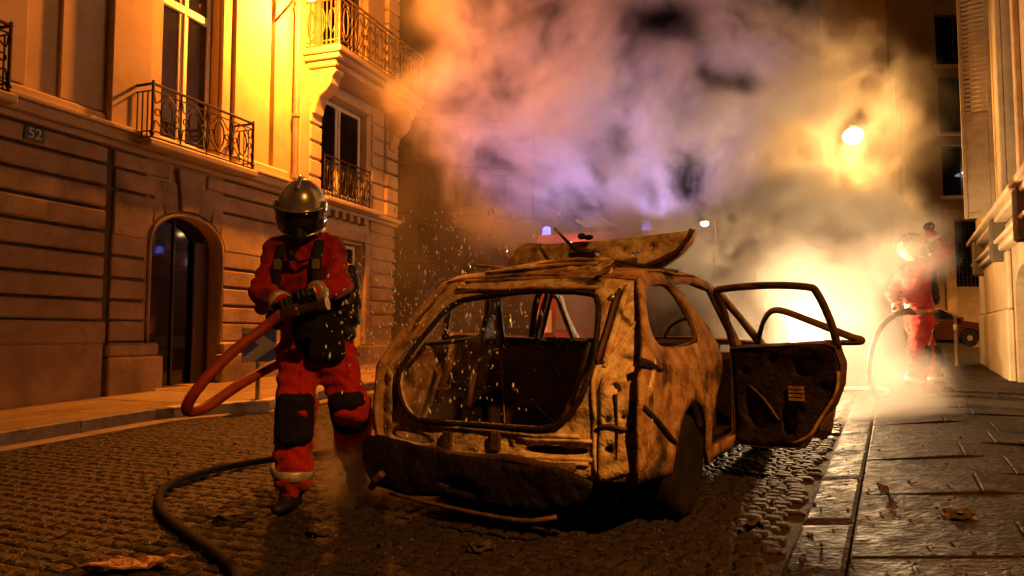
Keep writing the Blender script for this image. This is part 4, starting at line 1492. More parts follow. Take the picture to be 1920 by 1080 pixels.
mb.build("connecting_sheet", RUST, tg, smooth=True, solid=.02)
MB().prism([(.42, 1.36), (.62, 1.44), (1.0, 1.50), (1.02, 1.44), (.70, 1.39)], .40, .445, 'x').build("hinge_arm", RUSTD, tg, bevel=.008)
MB().tube([(.10, .98, 1.53), (.06, .90, 1.56), (-.13, .99, 1.715)], [.012, .012, .008], 6).build("wiper_arm", SOOT, tg, smooth=True)
MB().box(-.03, .16, .985, 1.01, 1.508, 1.555).build("wiper_motor_recess", SOOT, tg, bevel=.01)
MB().ball((.05, 1.03, 1.655), .03, .03, .022, n=8, k=6).ball((.10, 1.03, 1.645), .035, .02, .018, n=8, k=6).build("latch", SOOT, tg, smooth=True)
MB().tube([(.45, .62, 1.455), (.56, .9, 1.425), (.62, 1.25, 1.42)], .009, 6).build("gas_strut", SOOT, tg, smooth=True)
MB().tube([crumple(x, 1.0, z, .01) for x, z in ((.40, 1.445), (.50, 1.44), (.60, 1.475), (.70, 1.53), (.765, 1.61), (.785, 1.655))], .018, 6).build("panel_lip", RUSTD, tg, smooth=True)


# ------------------------------------------------------------------ fire engine behind the smoke
FEA = R(20)
fe = thing("fire_engine", "red fire engine with blue roof beacons parked behind the burnt car", "fire engine", (1.55, 14.3, G * 14.3 - .02), (0, 0, -FEA))
MB().box(-1.18, 1.18, .05, 4.6, .62, 2.75).build("equipment_body", RED_PAINT, fe, bevel=.06, seg=3)
MB().prism([(4.75, .55), (6.95, .55), (7.05, 1.3), (6.80, 2.55), (6.55, 2.70), (4.75, 2.70)], -1.16, 1.16, 'x').build("cab", RED_PAINT, fe, bevel=.06, seg=3)
MB().box(-1.0, 1.0, .1, 6.8, .42, .62).build("chassis", CHAR, fe)
MB().box(-1.19, 1.19, -.02, .042, .45, .72).build("rear_bumper", WHITEP, fe, bevel=.02)
rsht = MB().box(-.75, .75, .02, .046, .85, 2.35).build("rear_shutter", ALU, fe, bevel=.01)
for k in range(18):
    MB().box(-.72, .72, .008, .019, .88 + k * .08, .945 + k * .08).build("slat", ALU, rsht)
for sx in (-1, 1):
    MB().box(sx * .98 - .16, sx * .98 + .16, .01, .047, .80, 1.25).build("tail_panel", WHITE_SIGN, fe, bevel=.01)
    for z, m in ((.86, emis("tail_red", (1, .05, .03), 3)), (1.0, emis("tail_amber", (1, .35, .05), 1.5)), (1.14, WHITE_SIGN)):
        MB().lathe([(.055, 0), (.05, .02)], 12, Matrix.Translation((sx * .98, .008, z)) @ Matrix.Rotation(R(90), 4, 'X')).build("tail_lamp", m, fe)
    for y0 in (.4, 1.8, 3.2):
        xa, xb = sorted((sx * 1.183, sx * 1.20))
        MB().box(xa, xb, y0, y0 + 1.25, .85, 2.35).build("locker_shutter", ALU, fe, bevel=.01)
    xa, xb = sorted((sx * 1.184, sx * 1.195))
    MB().box(xa, xb, .1, 4.55, 2.42, 2.60).build("white_stripe", WHITE_SIGN, fe)
    xa, xb = sorted((sx * 1.163, sx * 1.175))
    MB().box(xa, xb, 5.6, 6.5, 1.65, 2.45).build("cab_window", GLASS_D, fe, bevel=.02)
    for y0 in (1.4, 5.9):
        wh = MB().lathe([(.26, -.15), (.46, -.14), (.50, -.10), (.50, .10), (.46, .14), (.26, .15)], 24, Matrix.Translation((sx * 1.02, y0, .50)) @ Matrix.Rotation(R(90), 4, 'Y')).build("wheel", RUBBER, fe, smooth=True, auto=40)
        MB().lathe([(.05, -.12), (.25, -.10), (.25, .10), (.05, .12)], 20, Matrix.Translation((sx * 1.05, y0, .50)) @ Matrix.Rotation(R(90), 4, 'Y')).build("rim", GALV, wh, smooth=True, auto=40)
lad = MB()
for x in (-.25, .25):
    lad.tube([(x, -.2, 2.95), (x, 5.8, 3.0)], .035, 6)
for k in range(18):
    lad.tube([(-.25, k * .33, 2.955), (.25, k * .33, 2.955)], .018, 5)
lad.build("roof_ladder", GALV, fe)
for y0 in (.6, 4.2):
    MB().box(-.32, .32, y0, y0 + .08, 2.752, 2.92).build("ladder_rest", IRON, fe)
for x, y0 in ((-1.0, .25), (1.0, .25), (-.9, 6.3)):
    bq = MB().lathe([(.10, 0), (.10, .03), (.085, .04), (.08, .15), (.04, .18)], 14, Matrix.Translation((x, y0, 2.75 if y0 < 5 else 2.70))).build("beacon", emis("blue_beacon", (.16, .18, 1.0), 6), fe, smooth=True, auto=40)
for x in (-1.0, 1.0):
    point_light("beacon_light", (x, .25, 3.02), (.62, .42, 1.0), 480 if x < 0 else 240, .10, fe, spot=100, rot=(R(-126), 0, R(24)))
# working light over the rear shutter
MB().box(-.45, -.15, -.05, .015, 2.42, 2.56).build("rear_work_lamp", emis("cool_white_lamp", (.85, .88, 1), 30), fe, bevel=.01)

# ------------------------------------------------------------------ parked hatchback at the crossing
pk = thing("parked_hatchback", "copper red hatchback parked across the street beyond the far firefighter", "car", (14.9, 27.2, G * 27.2 - .05), (0, 0, R(-4)))
low = [(-2.0, .30), (-2.05, .60), (-1.95, .86), (-1.2, .93), (.85, .95), (1.75, .82), (2.02, .66), (2.05, .36), (1.95, .26), (1.62, .25)] + arc(1.25, .30, .36, -8, 188, 10) + [(-.88, .24)] + arc(-1.25, .30, .36, -8, 188, 10)
mbp = MB().prism(low, -.82, .82, 'y')
mbp.build("body", CAR_PAINT, pk, bevel=.05, seg=3)
gh0 = [(-1.75, .93), (-1.25, 1.40), (.0, 1.45), (.45, 1.38), (1.15, .94)]
mb_ = MB()
n_ = len(gh0)
vs = [(a, -.80 + (b - .93) * .30, b) for a, b in gh0] + [(a, .80 - (b - .93) * .30, b) for a, b in gh0]
mb_.add(vs, [list(range(n_)), list(range(2 * n_ - 1, n_ - 1, -1))] + [[i, i + n_, (i + 1) % n_ + n_, (i + 1) % n_] for i in range(n_)])
mb_.build("cabin", CAR_PAINT, pk, bevel=.05, seg=2)


def side_pane(pts, sgn):
    return MB().prism(pts, 0, 1, 'y')


for pts in ([(-.35, .98), (-.35, 1.36), (.02, 1.38), (.42, 1.32), (.92, .98)], [(-1.35, .98), (-1.15, 1.32), (-.42, 1.36), (-.42, .98)]):
    for sgn in (-1, 1):
        m_ = MB()
        yy = [sgn * (.806 - (b - .93) * .30) for a, b in pts]
        m_.add([(a, y_, b) for (a, b), y_ in zip(pts, yy)], [list(range(len(pts)))])
        m_.build("side_window", GLASS_D, pk, solid=.006, soff=0)
for x in (-1.25, 1.25):
    for sgn in (-1, 1):
        wh = MB().lathe([(.19, -.09), (.27, -.10), (.31, -.07), (.31, .07), (.27, .10), (.19, .09)], 22, Matrix.Translation((x, sgn * .74, .31)) @ Matrix.Rotation(R(90), 4, 'X')).build("wheel", RUBBER, pk, smooth=True, auto=40)
        MB().lathe([(.04, -.095), (.18, -.07), (.19, -.08), (.19, .08), (.18, .07), (.04, .095)], 18, Matrix.Translation((x, sgn * .745, .31)) @ Matrix.Rotation(R(90), 4, 'X')).build("rim", GALV, wh, smooth=True, auto=40)
MB().box(.85, 1.0, -.98, -.83, .93, 1.05).build("mirror", CAR_PAINT, pk, bevel=.03)
for sgn in (-1, 1):
    MB().box(1.93, 2.03, sgn * .62 - .14, sgn * .62 + .14, .62, .74).build("headlight", WHITE_SIGN, pk, bevel=.03)
    MB().box(.05, .20, sgn * .822 - .012, sgn * .822 + .012, .82, .85).build("door_handle", GALV, pk, bevel=.005)

# ------------------------------------------------------------------ floodlight on its tripod, burning in the smoke
FLX = Vector((4.02, 10.55, G * 10.55 - .03))
fl = thing("floodlight", "blinding white floodlight on a low tripod behind the open doors", "floodlight", FLX, (0, 0, R(22)))
for a in (90, 210, 330):
    MB().tube([(.32 * math.cos(R(a)), .32 * math.sin(R(a)), 0), (0, 0, .5)], .014, 6).build("leg", IRON, fl)
MB().tube([(0, 0, .45), (0, 0, .78)], .018, 8).build("pole", IRON, fl)
MB().box(-.16, .16, .0, .12, .76, 1.0).build("housing", IRON, fl, bevel=.02)
MB().box(-.13, .13, -.012, -.002, .79, .97).build("lens", emis("flood_white", (1, .93, .78), 130), fl, bevel=.004)
# added flap, placed to keep the floodlight off the townhouse front
MB().box(.245, .255, -.22, .22, -.30, .15, Matrix.Translation((0, -.16, .88)) @ Matrix.Rotation(R(148), 4, 'Z')).build("added_shade_flap", IRON, fl)
MB().tube([(-.16, .04, .88), (-.21, -.02, .88)], .012, 6).build("hinge", IRON, fl)  # arm of the added flap
point_light("flood_point", (0, -.16, .88), (1.0, .62, .28), 1250, .12, fl)


# ------------------------------------------------------------------ firefighters
def V(*a):
    return np.array(a, float)


def limb_band(parent, a, b, t, r, w, m, name):
    a, b = Vector(a), Vector(b)
    ax = (b - a).normalized()
    M_ = Matrix.Translation(a.lerp(b, t)) @ Vector((0, 0, 1)).rotation_difference(ax).to_matrix().to_4x4()
    return MB().lathe([(r * .96, -w / 2 - .004), (r, -w / 2), (r * 1.01, 0), (r, w / 2), (r * .96, w / 2 + .004)], 20, M_).build(name, m, parent, smooth=True)


def hand(parent, wrist, knuckle, grip_axis, side, name="glove", sc=1.0):
    """a gloved hand closed round a bar: palm, four bent fingers of unequal length, thumb from the side of the palm"""
    w, k, g = Vector(wrist), Vector(knuckle), Vector(grip_axis).normalized()
    f = (k - w).normalized()
    g = (g - f * g.dot(f)).normalized()
    nrm = f.cross(g) * side          # the way the fingers curl
    pr = []
    for i in range(4):
        off = (i - 1.5) * .024 * sc
        pr.append((tuple(w + g * off * .7), tuple(k + g * off), .021 * sc, .018 * sc, 0, 0))
    for i in range(4):
        off = (i - 1.5) * .0265 * sc
        ln = [.88, 1.0, .95, .78][i] * sc
        p0 = k + g * off
        p1 = p0 + (f * .55 + nrm * .75).normalized() * .040 * ln
        p2 = p1 + (f * -.35 + nrm * .9).normalized() * .030 * ln
        p3 = p2 + (f * -.95 + nrm * .2).normalized() * .024 * ln
        pr += [(tuple(p0), tuple(p1), .0135 * sc, .0125 * sc, 0, 0), (tuple(p1), tuple(p2), .0125 * sc, .0115 * sc, 0, 0), (tuple(p2), tuple(p3), .0115 * sc, .010 * sc, 0, 0)]
    t0 = w + f * .025 * sc - g * .035 * sc
    t1 = t0 + (f * .5 - g * .6 + nrm * .6).normalized() * .040 * sc
    t2 = t1 + (f * .6 + nrm * .8).normalized() * .032 * sc
    pr += [(tuple(t0), tuple(t1), .017 * sc, .014 * sc, 0, 0), (tuple(t1), tuple(t2), .014 * sc, .012 * sc, 0, 0)]
    pr.append((tuple(w - f * .07 * sc), tuple(w), .042 * sc, .036 * sc, 0, 0))
    return body_mesh(name, pr, [BLACK_LEATHER], .0058 * sc, .007, 0, parent)


def helmet(parent, c, face, up_, sc=1.0):
    """full silver fire helmet: shell, comb, broad visor, chin guard"""
    z = Vector(up_).normalized()
    y = Vector(face)
    y = (y - z * y.dot(z)).normalized()      # towards the face
    x = y.cross(z)
    M_ = Matrix(((x.x, y.x, z.x, c[0]), (x.y, y.y, z.y, c[1]), (x.z, y.z, z.z, c[2]), (0, 0, 0, 1))) @ Matrix.Diagonal((sc, sc, sc, 1))
    prof = []
    mb = MB()
    n, k = 36, 22
    idx = {}
    for i in range(k + 1):
        ph = math.pi * i / k
        for j in range(n):
            a = 2 * math.pi * j / n
            rx, ry, rz = .138, .162, .165
            X, Y, Z = rx * math.sin(ph) * math.cos(a), ry * math.sin(ph) * math.sin(a), rz * math.cos(ph)
            if Z < -.06:
                s_ = 1 - (-.06 - Z) * 1.3
                X *= s_
                Y *= s_
            idx[i, j] = len(mb.v)
            mb.v.append(M_ @ Vector((X, Y, Z + .02)))
    for i in range(k):
        for j in range(n):
            p = [idx[i, j], idx[i, (j + 1) % n], idx[i + 1, (j + 1) % n], idx[i + 1, j]]
            mb.f.append(p)
            mb.mi.append(0)
    hm = mb.build("helmet", CHROME, parent, smooth=True)
    # comb along the crown
    MB().tube([M_ @ Vector((0, .170 * math.sin(R(a)), .02 + .172 * math.cos(R(a)))) for a in range(-80, 56, 8)], .013 * sc, 8).build("comb", CHROME, hm, smooth=True)
    # visor: curved dark band over the face with a bright rim
    vis = MB()
    rows, cols = 8, 18
    for i in range(rows + 1):
        zz = .012 - .122 * i / rows
        for j in range(cols + 1):
            a = R(18 + 144 * j / cols)
            bul = .012 * math.sin(math.pi * i / rows)
            vis.v.append(M_ @ Vector(((.145 + bul) * math.cos(a), (.170 + bul) * math.sin(a), zz + .018 * abs(math.cos(a)) ** 2)))
    for i in range(rows):
        for j in range(cols):
            p = i * (cols + 1) + j
            vis.f.append([p, p + cols + 1, p + cols + 2, p + 1])
            vis.mi.append(0)
    vis.build("visor", VISOR, hm, smooth=True, solid=.006)
    rim = []
    for j in range(cols + 1):
        a = R(18 + 144 * j / cols)
        rim.append(M_ @ Vector((.149 * math.cos(a), .174 * math.sin(a), .014 + .018 * abs(math.cos(a)) ** 2)))
    MB().tube(rim, .006 * sc, 6).build("visor_rim", CHROME, hm, smooth=True)
    low = []
    for j in range(cols + 1):
        a = R(18 + 144 * j / cols)
        low.append(M_ @ Vector((.142 * math.cos(a), .166 * math.sin(a) * (1 - .1 * math.sin(a)), -.112 + .03 * abs(math.cos(a)) ** 2 - .02 * math.sin(a))))
    MB().tube(low, .008 * sc, 6).build("chin_bar", CHROME, hm, smooth=True)
    for sx in (-1, 1):
        MB().lathe([(.035 * sc, 0), (.033 * sc, .012), (.02 * sc, .018)], 14, M_ @ Matrix.Translation((sx * .136, .045, .03)) @ Matrix.Rotation(R(90 * sx), 4, 'Y')).build("visor_pivot", CHROME, hm, smooth=True, auto=40)
        MB().tube([M_ @ Vector((sx * .11, -.02, -.10)), M_ @ Vector((sx * .095, .05, -.155)), M_ @ Vector((sx * .04, .09, -.18))], .010 * sc, 6, flat=(1.3, .5)).build("chin_strap", STRAP, hm, smooth=True)
    # breathing mask under the visor
    body_mesh("breathing_mask", [(tuple(M_ @ Vector((0, .115, -.07))), tuple(M_ @ Vector((0, .150, -.115))), .055 * sc, .045 * sc, 0, 0), (tuple(M_ @ Vector((0, .15, -.12))), tuple(M_ @ Vector((0, .185, -.135))), .03 * sc, .026 * sc, 0, 0), (tuple(M_ @ Vector((-.06, .09, -.09))), tuple(M_ @ Vector((.06, .09, -.09))), .04 * sc, .04 * sc, 0, 0)], [BLACK_LEATHER], .008, .02, 0, hm)
    return hm


def firefighter(base, J, face, label, sc=1.0, boots_dir=((0, -1, 0), (0, -1, 0)), name="person"):
    o = thing(name, label, "person", base)
    b0 = Vector(base)
    L = {k: tuple(Vector(v) - b0) for k, v in J.items()}

    def mid(a, b, t):
        return tuple(Vector(L[a]).lerp(Vector(L[b]), t))
    pr = []
    add = lambda a, b, ra, rb, t=0: pr.append((a, b, ra * sc, rb * sc, t, 0))
    ch = mid('shR', 'shL', .5)
    pel = L['pel']
    # torso: two columns and a belt so that it is broad and flat
    add(mid('shR', 'shL', .22), tuple(Vector(pel) + (Vector(L['hipR']) - Vector(L['hipL'])) * .22 + Vector((0, 0, .16 * sc))), .118, .118)
    add(mid('shR', 'shL', .78), tuple(Vector(pel) + (Vector(L['hipL']) - Vector(L['hipR'])) * .22 + Vector((0, 0, .16 * sc))), .118, .118)
    add(tuple(Vector(ch) + Vector((0, 0, -.10 * sc))), tuple(Vector(pel) + Vector((0, 0, .10 * sc))), .145, .150)
    add(mid('shR', 'shL', .08), mid('shR', 'shL', .92), .085, .085)
    add(tuple(Vector(pel) + (Vector(L['hipR']) - Vector(L['hipL'])) * .26 + Vector((0, 0, .16 * sc))), mid('hipR', 'hipR', 0), .125, .118)
    add(tuple(Vector(pel) + (Vector(L['hipL']) - Vector(L['hipR'])) * .26 + Vector((0, 0, .16 * sc))), mid('hipL', 'hipL', 0), .125, .118)
    add(ch, L['neck'], .075, .060, 1)
    for s_ in 'RL':
        add(L['sh' + s_], L['el' + s_], .080, .068)
        add(L['el' + s_], L['wr' + s_], .066, .050)
        add(L['hip' + s_], L['kn' + s_], .122, .108)
        add(L['kn' + s_], L['an' + s_], .106, .116)
        d = Vector(boots_dir[0 if s_ == 'R' else 1]).normalized()
        an = Vector(L['an' + s_])
        foot = Vector(L['ft' + s_])
        add(tuple(an + (foot - an) * .15), tuple(foot + Vector((0, 0, .075 * sc))), .074, .066, 1)
        add(tuple(foot + Vector((0, 0, .052 * sc)) - d * .05 * sc), tuple(foot + d * .17 * sc + Vector((0, 0, .042 * sc))), .052, .042, 1)
    body = body_mesh("turnout_suit", pr, [RED_CLOTH, BLACK_LEATHER], .0125, .045, .011, o, 19)
    Fv = Vector(face).normalized()
    helmet(o, Vector(L['head']), Fv, Vector((0, 0, 1)) + Fv * -.0 + Vector(J.get('tilt', (0, 0, 0))), sc)
    # bands, knee pads, belt, straps
    for s_ in 'RL':
        limb_band(o, L['kn' + s_], L['an' + s_], .92, .124 * sc, .05 * sc, REFLECT, "trouser_band")
        limb_band(o, L['el' + s_], L['wr' + s_], .72, .066 * sc, .035 * sc, REFLECT, "cuff_band")
        kn, an, hp = Vector(L['kn' + s_]), Vector(L['an' + s_]), Vector(L['hip' + s_])
        sd = Fv.cross(Vector((0, 0, 1)))
        kp = []
        for u in (-.052, -.017, .017, .052):
            kp.append((tuple(kn + (hp - kn) * .14 + Fv * (.078 - abs(u) * .30) * sc + sd * u * sc), tuple(kn + (an - kn) * .34 + Fv * (.076 - abs(u) * .30) * sc + sd * u * sc), .060 * sc, .060 * sc, 0, 0))
        body_mesh("knee_pad", kp, [BLACK_CLOTH], .012, .03, .003, o)
    return o, L, body, Fv


J1 = dict(head=(-1.24, 4.38, 1.895), neck=(-1.235, 4.43, 1.76), shR=(-1.40, 4.44, 1.645), shL=(-1.075, 4.47, 1.655), elR=(-1.435, 4.30, 1.405), wrR=(-1.245, 4.12, 1.315), elL=(-1.00, 4.31, 1.44), wrL=(-1.12, 4.10, 1.375),
          pel=(-1.17, 4.47, 1.12), hipR=(-1.265, 4.45, 1.06), hipL=(-1.075, 4.50, 1.06), knR=(-1.245, 4.36, .735), knL=(-.965, 4.50, .735), anR=(-1.285, 4.44, .335), anL=(-1.03, 4.90, .44), ftR=(-1.30, 4.46, .136), ftL=(-1.02, 4.97, .152),
          tilt=(.03, -.34, 0))
f1, L1, b1, F1 = firefighter((-1.30, 4.46, .134), J1, (.10, -1, -.22), "striding firefighter in red turnout gear and silver helmet aiming a hose", 1.0, ((-.10, -1, 0), (.1, -1, 0)))
LV = {k: Vector(v) for k, v in L1.items()}
B1 = Vector((-1.30, 4.46, .134))
# gloved hands on the branch
NZ0 = Vector((-1.235, 4.02, 1.275)) - B1
NZ1 = Vector((-.985, 3.985, 1.325)) - B1
ax = (NZ1 - NZ0).normalized()
hand(f1, LV['wrR'], LV['wrR'] + Vector((.045, -.075, -.02)), ax, 1)
hand(f1, LV['wrL'] + Vector((.0, .0, -.005)), LV['wrL'] + Vector((.02, -.085, -.03)), ax, 1)
# harness and kit
for sx in (-1, 1):
    p = [LV['neck'] + Vector((sx * .085, .03, -.03)), LV['neck'] + Vector((sx * .105, -.085, -.07)), LV['neck'] + Vector((sx * .11, -.155, -.20)), LV['neck'] + Vector((sx * .12, -.165, -.36))]
    MB().tube(bez(p, 5), .030, 8, flat=(.35, 1.0)).build("harness_strap", STRAP, f1, smooth=True)
    MB().box(-.022, .022, -.012, .012, -.03, .03, Matrix.Translation(p[2] + Vector((0, -.015, 0)))).build("buckle", GALV, f1, bevel=.005)
MB().tube([LV['neck'] + Vector((.10, -.16, -.16)), LV['neck'] + Vector((.02, -.185, -.19)), LV['neck'] + Vector((-.06, -.18, -.13))], .016, 6, flat=(.5, 1)).build("chest_strap", STRAP, f1, smooth=True)
MB().ball(LV['neck'] + Vector((-.03, -.185, -.15)), .028, .02, .034, n=10, k=8).build("pressure_gauge", BLACK_LEATHER, f1, smooth=True)
body_mesh("waist_belt", [(tuple(LV['pel'] + Vector((.15 * math.cos(a), .125 * math.sin(a), .15))), tuple(LV['pel'] + Vector((.15 * math.cos(a + .5), .125 * math.sin(a + .5), .15))), .036, .036, 0, 0) for a in [i * .5 for i in range(13)]], [BLACK_CLOTH], .012, .02, .003, f1)
body_mesh("belt_bag", [(tuple(LV['pel'] + Vector((.02, -.14, .08))), tuple(LV['pel'] + Vector((.05, -.15, -.06))), .085, .07, 0, 0), (tuple(LV['pel'] + Vector((.12, -.08, .10))), tuple(LV['pel'] + Vector((.13, -.09, -.07))), .07, .065, 0, 0), (tuple(LV['pel'] + Vector((-.05, -.13, .10))), tuple(LV['pel'] + Vector((-.03, -.13, -.02))), .065, .05, 0, 0)], [BLACK_CLOTH], .012, .04, .008, f1)
body_mesh("side_kit", [(tuple(LV['pel'] + Vector((.20, .0, .42))), tuple(LV['pel'] + Vector((.21, -.02, .14))), .05, .062, 0, 0), (tuple(LV['pel'] + Vector((.16, -.06, .22))), tuple(LV['pel'] + Vector((.20, -.04, .05))), .055, .05, 0, 0)], [BLACK_LEATHER], .011, .03, .008, f1)
for k in range(5):
    q = LV['pel'] + Vector((.19 + random.uniform(-.04, .04), -.10, .10 + k * .06))
    MB().lathe([(.014, 0), (.014, .03), (.007, .035)], 8, Matrix.Translation(q) @ Matrix.Rotation(R(80), 4, 'X')).build("carabiner", GALV, f1, smooth=True)
# air cylinder slung behind the hip, valve showing
tk = body_mesh("air_cylinder", [(tuple(LV['pel'] + Vector((-.10, .22, .56))), tuple(LV['pel'] + Vector((-.27, .13, .14))), .075, .075, 0, 0)], [BLACK_LEATHER], .012, .02, 0, f1)
MB().lathe([(.045, 0), (.045, .015), (.03, .02)], 16, Matrix.Translation(LV['pel'] + Vector((-.345, .06, .20))) @ Matrix.Rotation(R(80), 4, 'X')).build("valve_wheel", GALV, tk, smooth=True, auto=40)
body_mesh("neck_hose", [(tuple(LV['neck'] + Vector((-.16, .0, .07))), tuple(LV['neck'] + Vector((-.12, -.06, .03))), .022, .02, 0, 0), (tuple(LV['neck'] + Vector((-.12, -.06, .03))), tuple(LV['neck'] + Vector((-.05, -.10, .03))), .02, .018, 0, 0)], [mat("pale_cuff", (.45, .35, .22), (.3, .22, .14), scale=20, rough=.6)], .008, .02, 0, f1)

# the far firefighter, one arm raised to the helmet
J2 = dict(head=(5.04, 9.62, 2.27), neck=(5.06, 9.62, 2.09), shR=(5.10, 9.46, 1.99), shL=(5.02, 9.80, 1.97), elR=(5.34, 9.42, 2.22), wrR=(5.20, 9.46, 2.46), elL=(4.84, 9.78, 1.70), wrL=(4.78, 9.45, 1.46),
          pel=(5.10, 9.62, 1.40), hipR=(5.08, 9.50, 1.31), hipL=(5.12, 9.73, 1.31), knR=(4.98, 9.46, .92), knL=(5.30, 9.74, .92), anR=(4.96, 9.50, .58), anL=(5.34, 9.74, .57), ftR=(4.95, 9.50, .415), ftL=(5.35, 9.74, .41))
J2 = {k: (v[0] + .14, v[1], v[2]) for k, v in J2.items()}
f2, L2, b2, F2 = firefighter((5.24, 9.6, .41), J2, (1, -.25, 0), "far firefighter half lost in smoke, one arm raised to the helmet", 1.07, ((.9, -.4, 0), (1, -.2, 0)))
K2 = {k: Vector(v) for k, v in L2.items()}
hand(f2, K2['wrR'], K2['wrR'] + Vector((-.05, .0, .08)), (0, 1, 0), -1, sc=1.1)
hand(f2, K2['wrL'], K2['wrL'] + Vector((.04, -.09, -.03)), (1, 0, 0), 1, sc=1.1)
body_mesh("air_pack", [(tuple(K2['neck'] + Vector((.19, -.02, -.10))), tuple(K2['pel'] + Vector((.17, -.03, .22))), .07, .085, 0, 0), (tuple(K2['neck'] + Vector((.16, -.10, -.12))), tuple(K2['pel'] + Vector((.16, -.10, .25))), .05, .06, 0, 0)], [BLACK_LEATHER], .014, .03, .008, f2)
MB().tube([K2['pel'] + Vector((.17 * math.cos(a), .16 * math.sin(a), .14)) for a in [2 * math.pi * i / 18 for i in range(18)]], .035, 8, closed=True, flat=(1.2, .5)).build("belt", REFLECT, f2, smooth=True)
for s_ in 'RL':
    MB().tube([K2['hip' + s_] + Vector((.07, -.09, -.05)), K2['kn' + s_] + Vector((.06, -.09, 0)), K2['an' + s_] + Vector((.05, -.09, .05))], .016, 6, flat=(1.2, .4)).build("trouser_stripe", REFLECT, f2, smooth=True)

# ------------------------------------------------------------------ hoses
hs = thing("fire_hose", "red fire hose looping from the firefighter's hands", "fire hose", B1)
hp_ = [Vector((-1.235, 4.02, 1.275)), Vector((-1.33, 4.03, 1.20)), Vector((-1.49, 3.95, 1.05)), Vector((-1.63, 3.90, .88)), Vector((-1.705, 3.95, .765)), Vector((-1.66, 4.08, .765)), Vector((-1.53, 4.30, .89)), Vector((-1.38, 4.62, 1.00)), Vector((-1.22, 4.80, .96)), Vector((-1.0, 5.0, .72)), Vector((-.88, 5.35, .36)), Vector((-.90, 5.75, .205)), Vector((-1.0, 6.2, .217)), Vector((-1.25, 6.7, .232)), Vector((-1.3, 7.4, .253))]
MB().tube([q - B1 for q in bez(hp_, 8)], .030, 10).build("hose", HOSE_RED, hs, smooth=True)
nz = MB().tube([NZ0, NZ0.lerp(NZ1, .35), NZ0.lerp(NZ1, .36), NZ0.lerp(NZ1, .8), NZ0.lerp(NZ1, .81), NZ1], [.034, .034, .024, .022, .034, .038], 12).build("branch_nozzle", BRASS, hs, smooth=True, auto=40)
MB().tube([NZ0.lerp(NZ1, .3) + Vector((0, 0, .03)), NZ0.lerp(NZ1, .45) + Vector((0, -.01, .10)), NZ0.lerp(NZ1, .7) + Vector((0, -.01, .10)), NZ0.lerp(NZ1, .78) + Vector((0, 0, .03))], .008, 6).build("bale_handle", GALV, nz, smooth=True)
h2 = thing("fire_hose", "dark wet hose lying in a curve on the setts by the firefighter's boots", "fire hose", (-2.2, 4.78, .15))
hp2 = [(-1.15, 6.25), (-1.55, 6.03), (-1.85, 5.80), (-2.12, 5.45), (-2.24, 5.10), (-2.21, 4.78), (-2.03, 4.38), (-1.80, 4.05), (-1.52, 3.72), (-1.30, 3.46), (-1.12, 3.15), (-1.02, 2.75), (-1.0, 2.3)]
MB().tube([q - Vector((-2.2, 4.78, .15)) for q in bez([(x, y, G * y + .031) for x, y in hp2], 8)], .026, 10).build("hose", HOSE_DK, h2, smooth=True)
h3 = thing("fire_hose", "pale hose trailing from the far firefighter to the ground in the smoke", "fire hose", (4.85, 9.3, .3))
hp3 = [(5.02, 9.30, 1.44), (4.80, 9.33, 1.42), (4.58, 9.38, 1.18), (4.48, 9.40, .75), (4.55, 9.42, .42), (4.80, 9.6, .40), (4.9, 10.1, .44), (4.2, 11.2, .36), (3.2, 12.2, .40)]
MB().tube([Vector(q) - Vector((4.85, 9.3, .3)) for q in bez(hp3, 8)], .032, 10).build("hose", HOSE_PALE, h3, smooth=True)
MB().tube([Vector((5.02, 9.30, 1.44)) - Vector((4.85, 9.3, .3)), Vector((5.28, 9.26, 1.46)) - Vector((4.85, 9.3, .3))], [.036, .026], 10).build("branch_nozzle", BRASS, h3, smooth=True)

# ------------------------------------------------------------------ debris on the ground
def lump(name, label, x, y, r, flat_, m, seed, parent=None, hz=0.0, cat="debris", group=None):
    mb = MB()
    n, k = 12, 7
    for i in range(k + 1):
        ph = math.pi * i / k
        for j in range(n):
            a = 2 * math.pi * j / n
            d = Vector((math.sin(ph) * math.cos(a), math.sin(ph) * math.sin(a), math.cos(ph)))
            rr = r * (1 + .55 * mnoise.noise(d * 1.7 + Vector((seed, 0, 0))) + .3 * mnoise.noise(d * 4.1 + Vector((0, seed, 0))))
            mb.v.append(Vector((d.x * rr * 1.2, d.y * rr, d.z * rr * flat_)))
    for i in range(k):
        for j in range(n):
            mb.f.append([i * n + j, (i + 1) * n + j, (i + 1) * n + (j + 1) % n, i * n + (j + 1) % n])
            mb.mi.append(0)
    o = mb.build(name, m, parent)
    o.location = (x, y, G * y + hz + r * flat_ * .35)
    o.rotation_euler = (0, 0, seed)
    return tag(o, label, cat, group)


lump("charred_lump", "dark charred lump on the wet setts beside the curved hose", -1.55, 4.25, .085, .45, ASHDEB, 1.0)
lump("charred_lump", "charred lump near the firefighter's front boot", -1.02, 4.0, .06, .5, ASHDEB, 2.2)
lump("charred_lump", "charred lump below the burnt bumper's centre", -.15, 3.72, .06, .5, ASHDEB, 3.1)
q = rp(1.0, .75)
lump("charred_lump", "charred lump on the slabs under the open rear door", q.x, q.y, .07, .4, ASHDEB, 4.4, hz=rh(.75))
q = rp(3.4, 1.4)
lump("charred_lump", "charred lump on the slabs behind the open doors", q.x, q.y, .08, .4, ASHDEB, 5.4, hz=rh(1.4))
q = rp(2.4, 1.75)
lump("charred_lump", "charred lump near the right wall on the slabs", q.x, q.y, .06, .5, ASHDEB, 6.4, hz=rh(1.75))


